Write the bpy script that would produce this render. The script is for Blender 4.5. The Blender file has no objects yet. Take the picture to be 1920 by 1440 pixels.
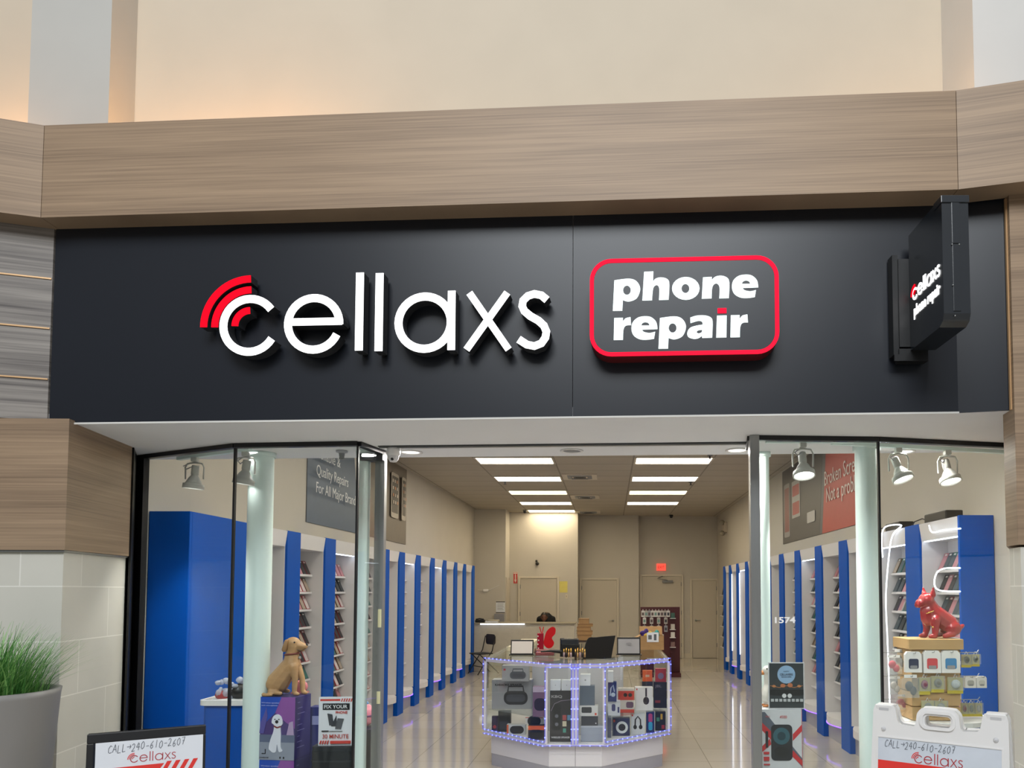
import bpy, math, random
from mathutils import Matrix, Vector
random.seed(7)
SC = bpy.context.scene
COL = SC.collection
PI = math.pi
# ------------------------------------------------------------------ camera
F, PPX, TH, EZ = 1400.0, 1143.0, math.radians(2.8), 1.757
PPY = 1109.0 - F*math.tan(TH)
cd = bpy.data.cameras.new('camera'); cam = bpy.data.objects.new('camera', cd); COL.objects.link(cam)
cam.location = (0, 0, EZ); cam.rotation_euler = (PI/2 + TH, 0, 0)
cd.sensor_width = 36.0; cd.lens = 36.0*F/1920.0
cd.shift_x = (960 - PPX)/1920.0; cd.shift_y = (PPY - 720)/1920.0
cd.clip_start = .05; cd.clip_end = 100
SC.camera = cam
# ------------------------------------------------------------------ world, exposure
SC.view_settings.view_transform = 'Standard'; SC.view_settings.look = 'None'
SC.view_settings.exposure = 0.0; SC.view_settings.gamma = 1.0; SC.view_settings.use_curve_mapping = False
w = bpy.data.worlds.new('mall_daylight'); SC.world = w; w.use_nodes = True
nt = w.node_tree; bg = nt.nodes['Background']
tc = nt.nodes.new('ShaderNodeTexCoord'); sp = nt.nodes.new('ShaderNodeSeparateXYZ'); cr = nt.nodes.new('ShaderNodeValToRGB')
nt.links.new(tc.outputs['Generated'], sp.inputs[0]); nt.links.new(sp.outputs[2], cr.inputs[0]); nt.links.new(cr.outputs[0], bg.inputs[0])
cr.color_ramp.elements[0].position = 0.0; cr.color_ramp.elements[0].color = (.17, .165, .16, 1)
cr.color_ramp.elements[1].position = .75; cr.color_ramp.elements[1].color = (1.0, 1.02, 1.05, 1)
bg.inputs[1].default_value = .52
def area(loc, target, sx, sy, power, color, name):
    l = bpy.data.lights.new(name, 'AREA'); l.shape = 'RECTANGLE'; l.size = sx; l.size_y = sy; l.energy = power; l.color = color
    o = bpy.data.objects.new(name, l); COL.objects.link(o); o.location = loc
    o.rotation_euler = (Vector(target) - Vector(loc)).to_track_quat('-Z', 'Y').to_euler(); return o
# skylight over the mall concourse, well above and behind the viewer
area((-.6, -4.5, 9.0), (-.3, 4.2, 2.6), 6, 4, 900, (.93, .97, 1.0), 'concourse_skylight')
# warm cove lamps that lie behind the top of the timber beam and wash the wall above
area((-2.3, 4.33, 4.2), (-2.3, 4.6, 5.6), 1.3, .06, 10, (1, .50, .17), 'cove_lamp')
area((-3.75, 4.3, 4.2), (-3.75, 4.6, 5.6), .55, .06, 7, (1, .50, .17), 'cove_lamp')
area((-.1, 4.3, 4.2), (-.1, 4.6, 6.0), 2.6, .06, 4, (1, .7, .4), 'cove_lamp')
area((1.75, 4.1, 4.2), (1.8, 4.6, 6.0), .5, .06, 4, (1, .60, .3), 'cove_lamp')
# ------------------------------------------------------------------ pixel -> place in the world
_c, _s = math.cos(TH), math.sin(TH)
def ray(x, y):
    a = (x - PPX)/F; b = (PPY - y)/F
    return (a, _c - _s*b, _s + _c*b)
def atZ(x, y, z):
    r = ray(x, y); t = (z - EZ)/r[2]; return Vector((r[0]*t, r[1]*t, z))
def atY(x, y, Y):
    r = ray(x, y); t = Y/r[1]; return Vector((r[0]*t, Y, EZ + r[2]*t))
def atX(x, y, X):
    r = ray(x, y); t = X/r[0]; return Vector((X, r[1]*t, EZ + r[2]*t))
# facade plane
FO = Vector((-3.16, 4.168, 0)); FU = Vector((5.003, -.264, 0)).normalized(); FN = Vector((FU.y, -FU.x, 0))
def fas(x, y, d=0.0):            # facade coordinates (u, z) of what is seen at a pixel, d in front of the fascia
    r = Vector(ray(x, y)); o = FO + FN*d
    t = (o.dot(FN))/(r.dot(FN)) ; p = r*t
    return ((p - FO).dot(FU), p.z + EZ)
FYAW = math.atan2(FU.y, FU.x)
def fpt(u, d, z): p = FO + FU*u + FN*d; return Vector((p.x, p.y, z))
UP = Matrix.Rotation(PI/2, 4, 'X')      # stands a drawing in XY upright, facing -Y
# ------------------------------------------------------------------ materials
def lin(h):
    h = h.lstrip('#'); h = ''.join(c*2 for c in h) if len(h) == 3 else h; r = [int(h[i:i+2], 16)/255 for i in (0, 2, 4)]
    return tuple(c/12.92 if c <= .04045 else ((c + .055)/1.055)**2.4 for c in r) + (1,)
MATS = {}
def mat(name, col, rough=.6, metal=0, emit=0, spec=.5, noise=0, nscale=(8, 8, 8), bump=0, col2=None, coat=0, alpha=1, trans=0):
    if name in MATS: return MATS[name]
    m = bpy.data.materials.new(name); m.use_nodes = True; n = m.node_tree; b = n.nodes['Principled BSDF']
    c = lin(col) if isinstance(col, str) else col
    b.inputs['Base Color'].default_value = c; b.inputs['Roughness'].default_value = rough; b.inputs['Metallic'].default_value = metal
    b.inputs['Specular IOR Level'].default_value = spec; b.inputs['Coat Weight'].default_value = coat
    b.inputs['Alpha'].default_value = alpha; b.inputs['Transmission Weight'].default_value = trans
    if emit: b.inputs['Emission Color'].default_value = c; b.inputs['Emission Strength'].default_value = emit
    if noise or bump:
        t = n.nodes.new('ShaderNodeTexCoord'); mp = n.nodes.new('ShaderNodeMapping'); mp.inputs['Scale'].default_value = nscale
        nz = n.nodes.new('ShaderNodeTexNoise'); nz.inputs['Scale'].default_value = 1; nz.inputs['Detail'].default_value = 4
        n.links.new(t.outputs['Object'], mp.inputs[0]); n.links.new(mp.outputs[0], nz.inputs[0])
        if noise:
            r = n.nodes.new('ShaderNodeValToRGB'); r.color_ramp.elements[0].position = .3; r.color_ramp.elements[1].position = .7
            if col2: a2 = lin(col2)
            else: a2 = tuple(min(1, v*(1 + noise)) for v in c[:3]) + (1,)
            a1 = tuple(v*(1 - noise) for v in c[:3]) + (1,) if not col2 else c
            r.color_ramp.elements[0].color = a1; r.color_ramp.elements[1].color = a2
            n.links.new(nz.outputs[0], r.inputs[0]); n.links.new(r.outputs[0], b.inputs['Base Color'])
        if bump:
            bp = n.nodes.new('ShaderNodeBump'); bp.inputs['Strength'].default_value = bump; bp.inputs['Distance'].default_value = .01
            n.links.new(nz.outputs[0], bp.inputs['Height']); n.links.new(bp.outputs[0], b.inputs['Normal'])
    MATS[name] = m; return m
def brickmat(name, c1, c2, mortar, bw, bh, msize, axes='s', off=.5, rough=.5, shift=(0, 0), spec=.5, noise=0):
    m = bpy.data.materials.new(name); m.use_nodes = True; n = m.node_tree; b = n.nodes['Principled BSDF']; L = n.links.new
    t = n.nodes.new('ShaderNodeTexCoord'); s = n.nodes.new('ShaderNodeSeparateXYZ'); cb = n.nodes.new('ShaderNodeCombineXYZ')
    L(t.outputs['Object'], s.inputs[0])
    if axes == 's':
        a = n.nodes.new('ShaderNodeMath'); a.operation = 'SUBTRACT'; L(s.outputs[0], a.inputs[0]); L(s.outputs[1], a.inputs[1])
        a2 = n.nodes.new('ShaderNodeMath'); a2.operation = 'ADD'; L(a.outputs[0], a2.inputs[0]); a2.inputs[1].default_value = shift[0]
        a3 = n.nodes.new('ShaderNodeMath'); a3.operation = 'ADD'; L(s.outputs[2], a3.inputs[0]); a3.inputs[1].default_value = shift[1]
    else:
        a2 = n.nodes.new('ShaderNodeMath'); a2.operation = 'ADD'; L(s.outputs[0], a2.inputs[0]); a2.inputs[1].default_value = shift[0]
        a3 = n.nodes.new('ShaderNodeMath'); a3.operation = 'ADD'; L(s.outputs[1], a3.inputs[0]); a3.inputs[1].default_value = shift[1]
    L(a2.outputs[0], cb.inputs[0]); L(a3.outputs[0], cb.inputs[1])
    br = n.nodes.new('ShaderNodeTexBrick'); L(cb.outputs[0], br.inputs['Vector'])
    br.offset = off; br.inputs['Scale'].default_value = 1; br.inputs['Brick Width'].default_value = bw; br.inputs['Row Height'].default_value = bh
    br.inputs['Mortar Size'].default_value = msize; br.inputs['Mortar Smooth'].default_value = 0
    br.inputs['Color1'].default_value = lin(c1); br.inputs['Color2'].default_value = lin(c2); br.inputs['Mortar'].default_value = lin(mortar)
    L(br.outputs['Color'], b.inputs['Base Color']); b.inputs['Roughness'].default_value = rough; b.inputs['Specular IOR Level'].default_value = spec
    if noise:
        nz = n.nodes.new('ShaderNodeTexNoise'); nz.inputs['Scale'].default_value = 3; nz.inputs['Detail'].default_value = 5
        mx = n.nodes.new('ShaderNodeMix'); mx.data_type = 'RGBA'; mx.blend_type = 'MULTIPLY'; mx.inputs[0].default_value = noise
        L(t.outputs['Object'], nz.inputs[0]); L(br.outputs['Color'], mx.inputs[6]); L(nz.outputs[0], mx.inputs[7]); L(mx.outputs[2], b.inputs['Base Color'])
    MATS[name] = m; return m
def woodmat(name, c1, c2, fine=60, coarse=9, rough=.45):
    m = bpy.data.materials.new(name); m.use_nodes = True; n = m.node_tree; b = n.nodes['Principled BSDF']; L = n.links.new
    t = n.nodes.new('ShaderNodeTexCoord'); out = []
    for sc, sz in (((.8, .8, fine), 1), ((.5, .5, coarse), 1), ((2.5, 2.5, fine*2.6), 1)):
        mp = n.nodes.new('ShaderNodeMapping'); mp.inputs['Scale'].default_value = sc; L(t.outputs['Object'], mp.inputs[0])
        nz = n.nodes.new('ShaderNodeTexNoise'); nz.inputs['Scale'].default_value = sz; nz.inputs['Detail'].default_value = 3; L(mp.outputs[0], nz.inputs[0]); out.append(nz)
    a = n.nodes.new('ShaderNodeMath'); a.operation = 'ADD'; L(out[0].outputs[0], a.inputs[0]); L(out[1].outputs[0], a.inputs[1])
    a2 = n.nodes.new('ShaderNodeMath'); a2.operation = 'MULTIPLY_ADD'; L(out[2].outputs[0], a2.inputs[0]); a2.inputs[1].default_value = .6; L(a.outputs[0], a2.inputs[2])
    r = n.nodes.new('ShaderNodeValToRGB'); r.color_ramp.elements[0].position = .36*2.6/2.6; r.color_ramp.elements[1].position = .6
    d = n.nodes.new('ShaderNodeMath'); d.operation = 'DIVIDE'; L(a2.outputs[0], d.inputs[0]); d.inputs[1].default_value = 2.6
    r.color_ramp.elements[0].color = lin(c1); r.color_ramp.elements[1].color = lin(c2)
    L(d.outputs[0], r.inputs[0]); L(r.outputs[0], b.inputs['Base Color']); b.inputs['Roughness'].default_value = rough
    b.inputs['Specular IOR Level'].default_value = .3
    MATS[name] = m; return m
def glassmat(name, tint, refl=1.0):
    m = bpy.data.materials.new(name); m.use_nodes = True; n = m.node_tree; L = n.links.new
    for x in list(n.nodes): n.nodes.remove(x)
    o = n.nodes.new('ShaderNodeOutputMaterial'); mx = n.nodes.new('ShaderNodeMixShader')
    tr = n.nodes.new('ShaderNodeBsdfTransparent'); tr.inputs[0].default_value = tint
    gl = n.nodes.new('ShaderNodeBsdfGlossy'); gl.inputs['Roughness'].default_value = 0; gl.inputs[0].default_value = (.95, 1, .98, 1)
    lw = n.nodes.new('ShaderNodeLayerWeight'); lw.inputs[0].default_value = .5
    pw_ = n.nodes.new('ShaderNodeMath'); pw_.operation = 'POWER'; pw_.inputs[1].default_value = 5.0; L(lw.outputs['Facing'], pw_.inputs[0])
    mu = n.nodes.new('ShaderNodeMath'); mu.operation = 'MULTIPLY_ADD'; mu.inputs[1].default_value = .96*refl; mu.inputs[2].default_value = .04*refl
    L(pw_.outputs[0], mu.inputs[0]); L(mu.outputs[0], mx.inputs[0]); L(tr.outputs[0], mx.inputs[1]); L(gl.outputs[0], mx.inputs[2]); L(mx.outputs[0], o.inputs[0])
    MATS[name] = m; return m
wood = woodmat('beam_oak', '#836f5c', '#a78f76', fine=95, coarse=8)
wood_d = wood
stripe = woodmat('grey_linen_tile', '#5f5a58', '#99938d', fine=55, coarse=25)
charcoal = mat('fascia_charcoal', '#1a1e26', .36, spec=.45, noise=.05, nscale=(1.5, 1.5, 1.5))
creamw = mat('cream_wall', '#cbc0ae', .8, noise=.02, nscale=(3, 3, 3))
whitew = mat('cool_white_wall', '#d6d4d0', .8, noise=.02, nscale=(3, 3, 3))
soff = mat('soffit_white', '#e4e5e8', .8, noise=.02, nscale=(2, 2, 2))
tile = brickmat('pier_stone_tile', '#dcd9cf', '#d6d3c9', '#efece4', .62, .305, .0035, off=.4, rough=.5, shift=(.3, .045), noise=.12)
ctile = brickmat('ceiling_tile', '#b5ad9f', '#b2aa9c', '#8f887c', 1.2, .61, .012, 'xy', off=0, rough=.95, shift=(2.04 + 12*1.2, -11.0 + .61*40), noise=.1)
ftile = brickmat('polished_floor_tile', '#c4bdb2', '#bdb6ab', '#9a9389', .61, .61, .004, 'xy', off=0, rough=.07, shift=(.2, .1), spec=.9, noise=.08)
mfloor = brickmat('concourse_floor_tile', '#b5afa5', '#aaa499', '#8f897f', .6, .6, .004, 'xy', off=0, rough=.35)
wallp = mat('shop_wall_paint', '#bdb8ae', .85, noise=.02, nscale=(2, 2, 2))
doorp = mat('door_paint', '#bdb5a6', .6)
trimp = mat('door_frame_paint', '#c8c0b0', .5)
blue = mat('cabinet_blue', '#0050b0', .55, spec=.12, noise=.03, nscale=(2, 2, 2))
lam = mat('white_laminate', '#d9d8db', .35, noise=.015, nscale=(3, 3, 3))
lamg = mat('grey_laminate', '#a8a8b0', .4, noise=.02, nscale=(3, 3, 3))
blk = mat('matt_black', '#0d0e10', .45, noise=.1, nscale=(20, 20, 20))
blkg = mat('gloss_black', '#1b2026', .25, spec=.9, noise=.1, nscale=(5, 5, 5))
dgrey = mat('dark_grey', '#2d2f33', .5)
mgrey = mat('mid_grey', '#7d7f82', .5)
alum = mat('brushed_aluminium', '#a5a7a6', .35, .8, noise=.05, nscale=(40, 40, 2))
colw = mat('white_painted_steel', '#e0f2ef', .4, noise=.02, nscale=(3, 3, 3))
glass = glassmat('window_glass', (.97, .985, .978, 1), .65)
cglass = glassmat('clear_case_glass', (.95, .97, .97, 1), .7)
gedge = mat('glass_edge_green', '#24423c', .2)
w_emit = mat('sign_white_light', (1, 1, 1, 1), .5, emit=1.5)
w_emit2 = mat('sign_pale_light', (.86, .98, .97, 1), .5, emit=.95)
r_emit = mat('sign_red_light', (.9, .003, .014, 1), .6, emit=.9, spec=0)
r_emit2 = mat('sign_red_border_light', (.9, .01, .035, 1), .6, emit=.85, spec=0)
lampe = mat('fixture_diffuser', (1, .92, .78, 1), .6, emit=13)
bulbe = mat('bulb_glow', (1, .98, .93, 1), .5, emit=9)
dlight = mat('downlight_glow', (1, .95, .9, 1), .5, emit=1.6)
ledw = mat('white_led', (.85, .9, 1, 1), .5, emit=3.2)
ledh = mat('header_led', (.78, .86, 1, 1), .5, emit=6)
lampw = mat('warm_fixture_diffuser', (1, .84, .58, 1), .6, emit=13)
ledb = mat('blue_led', (.10, .13, 1, 1), .5, emit=5)
ledb2 = mat('blue_led_tube', (.16, .17, .75, 1), .3, emit=.16)
ledp = mat('purple_led', (.25, .1, 1, 1), .5, emit=2.2)
exite = mat('exit_red', (1, .09, .06, 1), .5, emit=.9)
white = mat('white_plastic', '#e4e3e2', .4, noise=.01, nscale=(4, 4, 4))
paper = mat('white_paper', '#dfe3ea', .6)
red = mat('print_red', '#e0352e', .5); dred = mat('print_dark_red', '#b03038', .5)
ink = mat('print_black', '#15151a', .6); pencil = mat('marker_grey', '#5c6068', .6)
carton = mat('brown_cardboard', '#a58258', .8, noise=.08, nscale=(10, 10, 30))
def cm(h, rough=.45): return mat('paint_' + h.strip('#'), h, rough, noise=.04, nscale=(12, 12, 12))
# ------------------------------------------------------------------ mesh builder
class MB:
    def __init__(s): s.v = []; s.f = []; s.m = []; s.sm = []
    def add(s, vs, fs, mi=0, smooth=False, M=None):
        k = len(s.v)
        for p in vs:
            p = Vector(p)
            if M is not None: p = M @ p
            s.v.append(tuple(p))
        for f in fs: s.f.append(tuple(i + k for i in f)); s.m.append(mi); s.sm.append(smooth)
        return s
    def box(s, x0, y0, z0, x1, y1, z1, mi=0, M=None):
        vs = [(x, y, z) for z in (z0, z1) for y in (y0, y1) for x in (x0, x1)]
        return s.add(vs, [(0, 2, 3, 1), (4, 5, 7, 6), (0, 1, 5, 4), (2, 6, 7, 3), (0, 4, 6, 2), (1, 3, 7, 5)], mi, False, M)
    def prism(s, poly, z0, z1, mi=0, M=None, smi=None, caps=True, smooth=False):   # polygon in XY raised from z0 to z1
        a = sum(poly[i][0]*poly[(i+1) % len(poly)][1] - poly[(i+1) % len(poly)][0]*poly[i][1] for i in range(len(poly)))
        if a < 0: poly = poly[::-1]
        n = len(poly); vs = [(p[0], p[1], z0) for p in poly] + [(p[0], p[1], z1) for p in poly]
        if caps: s.add(vs, [tuple(range(n-1, -1, -1)), tuple(range(n, 2*n))], mi, False, M)
        s.add(vs, [(i, (i+1) % n, (i+1) % n + n, i + n) for i in range(n)], mi if smi is None else smi, smooth, M)
        return s
    def ribbon(s, pts, hw, z0, z1, mi=0, smi=None, closed=False, M=None):      # stroke of half width hw along 2D points
        P = [Vector((p[0], p[1])) for p in pts]; n = len(P); L = []; R = []
        for i in range(n):
            if closed: a, b = P[i-1], P[(i+1) % n]
            else: a, b = P[max(i-1, 0)], P[min(i+1, n-1)]
            t = (b - a).normalized(); nn = Vector((-t.y, t.x)); L.append(P[i] + nn*hw); R.append(P[i] - nn*hw)
        vs = [(*p, z0) for p in L] + [(*p, z0) for p in R] + [(*p, z1) for p in L] + [(*p, z1) for p in R]
        fr, sd = [], []
        for i in range(n if closed else n-1):
            j = (i+1) % n
            fr.append((2*n+i, 3*n+i, 3*n+j, 2*n+j)); fr.append((i, j, n+j, n+i)); sd.append((i, 2*n+i, 2*n+j, j)); sd.append((n+i, n+j, 3*n+j, 3*n+i))
        if not closed: sd.append((0, n, 3*n, 2*n)); sd.append((n-1, 3*n-1, 4*n-1, 2*n-1))
        smi = mi if smi is None else smi
        s.add(vs, fr, mi, False, M); s.add(vs, sd, smi, False, M); return s
    def slab(s, p, q, z0, z1, t=.012, mi=0):       # upright slab between two plan points
        p, q = Vector(p[:2]), Vector(q[:2]); d = (q - p).normalized(); n = Vector((-d.y, d.x))*t/2
        return s.prism([tuple(p+n), tuple(q+n), tuple(q-n), tuple(p-n)], z0, z1, mi)
    def tube(s, pts, r, n=8, mi=0, closed=False, M=None):
        P = [Vector(p) for p in pts]; k = len(P); vs = []
        rr = r if isinstance(r, (list, tuple)) else [r]*k; ref = None
        for i in range(k):
            a, b = (P[i-1], P[(i+1) % k]) if closed else (P[max(i-1, 0)], P[min(i+1, k-1)])
            t = (b - a).normalized()
            if ref is None: ref = Vector((0, 0, 1)) if abs(t.z) < .9 else Vector((1, 0, 0))
            u = ref - t*ref.dot(t)
            if u.length < 1e-4: u = t.orthogonal()
            u.normalize(); ref = u; v = t.cross(u)
            for j in range(n):
                a2 = 2*PI*j/n; vs.append(P[i] + (u*math.cos(a2) + v*math.sin(a2))*rr[i])
        fs = [(i*n+j, i*n+(j+1) % n, ((i+1) % k)*n+(j+1) % n, ((i+1) % k)*n+j) for i in range(k if closed else k-1) for j in range(n)]
        if not closed: s.add(vs, [tuple(range(n-1, -1, -1)), tuple(range((k-1)*n, k*n))], mi, False, M)
        return s.add(vs, fs, mi, True, M)
    def lathe(s, prof, n=24, mi=0, M=None, smooth=True):
        vs = []; k = len(prof)
        for r, z in prof:
            for j in range(n): vs.append((r*math.cos(2*PI*j/n), r*math.sin(2*PI*j/n), z))
        fs = [(i*n+j, i*n+(j+1) % n, (i+1)*n+(j+1) % n, (i+1)*n+j) for i in range(k-1) for j in range(n)]
        return s.add(vs, fs, mi, smooth, M)
    def ball(s, c, r, n=12, mi=0, M=None):
        if not isinstance(r, (list, tuple)): r = (r, r, r)
        vs = [(c[0], c[1], c[2]-r[2])]; h = n//2 + 1
        for i in range(1, h):
            a = -PI/2 + PI*i/h
            for j in range(n): vs.append((c[0]+r[0]*math.cos(a)*math.cos(2*PI*j/n), c[1]+r[1]*math.cos(a)*math.sin(2*PI*j/n), c[2]+r[2]*math.sin(a)))
        vs.append((c[0], c[1], c[2]+r[2])); T = len(vs)-1
        fs = [(0, 1+(j+1) % n, 1+j) for j in range(n)]
        for i in range(h-2):
            for j in range(n): fs.append((1+i*n+j, 1+i*n+(j+1) % n, 1+(i+1)*n+(j+1) % n, 1+(i+1)*n+j))
        b = 1+(h-2)*n
        fs += [(b+j, b+(j+1) % n, T) for j in range(n)]
        return s.add(vs, fs, mi, True, M)
    def limb(s, p, q, r1, r2, n=10):               # tapered capsule
        p, q = Vector(p), Vector(q); d = q - p; L = d.length or 1e-6
        M = Matrix.Translation(p) @ d.to_track_quat('Z', 'Y').to_matrix().to_4x4(); pr = []
        for i in range(4): a = -PI/2 + PI/2*i/3; pr.append((max(r1*math.cos(a), 1e-4), r1*math.sin(a)))
        for i in range(4): a = PI/2*i/3; pr.append((max(r2*math.cos(a), 1e-4), L + r2*math.sin(a)))
        return s.lathe(pr, n, M=M).cap(pr, n, M)
    def cap(s, pr, n, M):
        s.add([(pr[0][0]*math.cos(2*PI*j/n), pr[0][0]*math.sin(2*PI*j/n), pr[0][1]) for j in range(n)], [tuple(range(n-1, -1, -1))], 0, True, M)
        s.add([(pr[-1][0]*math.cos(2*PI*j/n), pr[-1][0]*math.sin(2*PI*j/n), pr[-1][1]) for j in range(n)], [tuple(range(n))], 0, True, M); return s
    def mesh(s, name, mats):
        m = bpy.data.meshes.new(name); m.from_pydata(s.v, [], s.f)
        for x in mats: m.materials.append(x)
        for i, p in enumerate(m.polygons): p.material_index = min(s.m[i], len(mats)-1); p.use_smooth = s.sm[i]
        m.update(); return m
def put(name, mb, mats, parent=None, M=None, bevel=0, label=None, remesh=0):
    if not isinstance(mats, (list, tuple)): mats = [mats]
    me = mb.mesh(name, mats) if isinstance(mb, MB) else mb
    if not isinstance(mb, MB):
        me.materials.clear()
        for x in mats: me.materials.append(x)
    o = bpy.data.objects.new(name, me); COL.objects.link(o)
    if parent: o.parent = parent
    if M is not None: o.matrix_local = M
    if remesh:
        r = o.modifiers.new('remesh', 'REMESH'); r.mode = 'VOXEL'; r.voxel_size = remesh; r.use_smooth_shade = True
        q = o.modifiers.new('smooth', 'SMOOTH'); q.iterations = 5; q.factor = .5
    if bevel:
        b = o.modifiers.new('bevel', 'BEVEL'); b.width = bevel; b.segments = 2; b.limit_method = 'ANGLE'; b.angle_limit = .7
    if label: o['label'] = label
    return o
def tag(o, label, cat, group=None, kind=None):
    o['label'] = label; o['category'] = cat
    if group: o['group'] = group
    if kind: o['kind'] = kind
    return o
def thing(name, label, cat, loc=(0, 0, 0), rz=0, group=None, M=None):
    o = bpy.data.objects.new(name, None); COL.objects.link(o); o.empty_display_size = .1
    if M is not None: o.matrix_world = M
    else: o.location = loc; o.rotation_euler = (0, 0, rz)
    return tag(o, label, cat, group)
def struct(name, mb, mats, bevel=0, label=None, parent=None):
    o = put(name, mb, mats, parent, bevel=bevel)
    if not parent: o['kind'] = 'structure'
    if label: o['label'] = label
    return o
def sthing(name, label=None):
    o = bpy.data.objects.new(name, None); COL.objects.link(o); o['kind'] = 'structure'
    if label: o['label'] = label
    return o
def text(s, h, width=None, ext=.0006, bold=0, shear=0, center=False, sp=1.0):
    c = bpy.data.curves.new('lettering', 'FONT'); c.body = s; c.size = h*1.37; c.extrude = ext; c.offset = bold; c.shear = shear; c.space_character = sp
    c.resolution_u = 3
    o = bpy.data.objects.new('lettering', c); COL.objects.link(o)
    dg = bpy.context.evaluated_depsgraph_get(); me = bpy.data.meshes.new_from_object(o.evaluated_get(dg))
    bpy.data.objects.remove(o); bpy.data.curves.remove(c)
    xs = [v.co.x for v in me.vertices] or [0]; x0, x1 = min(xs), max(xs)
    k = (width/(x1-x0)) if width else 1
    for v in me.vertices: v.co.x = (v.co.x - x0)*k - ((x1-x0)*k/2 if center else 0)
    me.name = 'lettering'; return me
def arc(cx, cy, r, a0, a1, n=24):
    return [(cx + r*math.cos(math.radians(a0 + (a1-a0)*i/n)), cy + r*math.sin(math.radians(a0 + (a1-a0)*i/n))) for i in range(n+1)]
def rrect(x0, y0, x1, y1, r, n=6):
    p = []
    for cx, cy, a in ((x1-r, y1-r, 0), (x0+r, y1-r, 90), (x0+r, y0+r, 180), (x1-r, y0+r, 270)): p += arc(cx, cy, r, a, a+90, n)
    return p
GL = {'C': [[(.9, .85), (.5, 1), (.1, .6), (.15, .15), (.5, 0), (.9, .12)]], 'A': [[(0, 0), (.5, 1), (.95, 0)], [(.2, .35), (.8, .35)]], 'L': [[(.1, 1), (.08, 0), (.8, .05)]],
      '>': [[(0, .5), (1, .5)], [(.7, .75), (1, .5), (.7, .25)]], '2': [[(.1, .8), (.25, .97), (.5, 1), (.72, .85), (.65, .5), (.4, .25), (.05, .0), (.85, .05)]],
      '4': [[(.5, 1), (.05, .4), (.9, .42)], [(.65, .9), (.6, 0)]], '0': [[(.5, 1), (.1, .7), (.1, .2), (.45, 0), (.85, .3), (.8, .8), (.5, 1)]],
      '-': [[(.15, .5), (.85, .52)]], '6': [[(.75, 1), (.25, .6), (.1, .25), (.4, 0), (.75, .2), (.6, .5), (.15, .35)]], '1': [[(.5, 1), (.45, 0)]],
      '7': [[(.1, .95), (.85, 1), (.45, 0)], [(.3, .5), (.8, .5)]]}
def handwriting(s, h, width, z=.0012, t=.0011):
    m = MB(); n = len(s); st = width/n
    for i, ch in enumerate(s):
        for L in GL.get(ch, []):
            q = [(i*st + p[0]*st*.85 + p[1]*h*.12, p[1]*h + .1*h*math.sin(i*2.1)) for p in L]
            for j in range(len(q)-1): m.ribbon(q[j:j+2], t, 0, z + .00005*(j % 2))
    return m
# the shop's logo as strokes measured on the fascia
def fp(x, y): return fas(x, y, .10)
_cc = fp(467.5, 609.8); _k = abs(fp(520, 610)[0] - fp(467.5, 610)[0])/52.5     # metres per pixel there
def logo_strokes():
    S = {}; hw = 7.4*_k
    S['c'] = [(arc(*_cc, 49.2*_k, 36, 329, 32), hw)]
    e = fp(587.8, 607); k2 = _k*.995
    S['e'] = [(arc(*e, 48*k2, -2, 335, 36), hw), ([(e[0]-46*k2, e[1]+4*k2), (e[0]+53*k2, e[1]+4*k2)], 6.8*_k)]
    a = fp(676.5, 511); b = fp(672.5, 657); S['l'] = [([(b[0], a[1]), (b[0], b[1])], hw)]
    a = fp(710.5, 512); b = fp(709.5, 658); S['l2'] = [([(b[0], a[1]), (b[0], b[1])], hw)]
    a = fp(796, 604.7); t = fp(847, 545); u = fp(847, 656); S['a'] = [(arc(*a, 48.2*k2, 0, 360, 36), hw), ([(t[0], t[1]), (t[0], u[1])], hw*.95)]
    S['x'] = [([fp(880, 549), fp(953.5, 655)], 6.4*_k), ([fp(874.5, 655.5), fp(951, 548.5)], 6.4*_k)]
    sp_ = [(1735, 438), (1680, 392), (1610, 378), (1545, 398), (1497, 445), (1488, 500), (1510, 550), (1570, 600), (1650, 645), (1705, 695), (1730, 755), (1720, 815), (1680, 872), (1610, 900), (1535, 885), (1452, 832)]
    S['s'] = [([fp(700+p/5.333, 480+q/5.333) for p, q in sp_], hw*.95)]
    R = [(arc(_cc[0], _cc[1], 87*_k, 90, 181, 18), 6.6*_k), (arc(_cc[0], _cc[1], 67.5*_k, 90, 181, 16), 6.6*_k), (arc(_cc[0], _cc[1], 28*_k, 90, 181, 12), 6.4*_k)]
    return S, R
LS, LR = logo_strokes()
def logo_mesh(width, z=.0008, thick=1.0, arcs=True, letters=True):
    x0 = _cc[0] - 94*_k; x1 = LS['s'][0][0][0][0] + .02; k = width/(x1-x0); zb = _cc[1] - 55*_k; m = MB()
    if letters:
        for key in LS:
            for pts, hw in LS[key]: m.ribbon([((p[0]-x0)*k, (p[1]-zb)*k) for p in pts], hw*k*thick, 0, z + (.0001 if key in 'ea' else 0))
    if arcs:
        for pts, hw in LR: m.ribbon([((p[0]-x0)*k, (p[1]-zb)*k) for p in pts], hw*k*thick, 0, z*1.3, 1)
    return m
# ================================================================== THE SETTING
G1, G2, G3, G4 = (-3.332, 5.185), (-2.389, 4.731), (-1.583, 4.663), (-1.52, 4.967)
G5, G5b, G6, G7 = (.857, 4.486), (.905, 4.80), (1.643, 4.533), (2.556, 4.731)
XL, XR, ZC, ZS = -3.29, 2.86, 3.75, 2.70
XFL, XFR = -2.995, 2.60
# floors
m = MB().box(-4.2, 4.72, -.1, 3.6, 21, 0); struct('floor', m, ftile, label='polished pale tile shop floor')
m = MB().box(-9, -9, -.12, 9, 4.72, -.004); struct('floor', m, mfloor, label='concourse floor in front of the shop')
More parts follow.
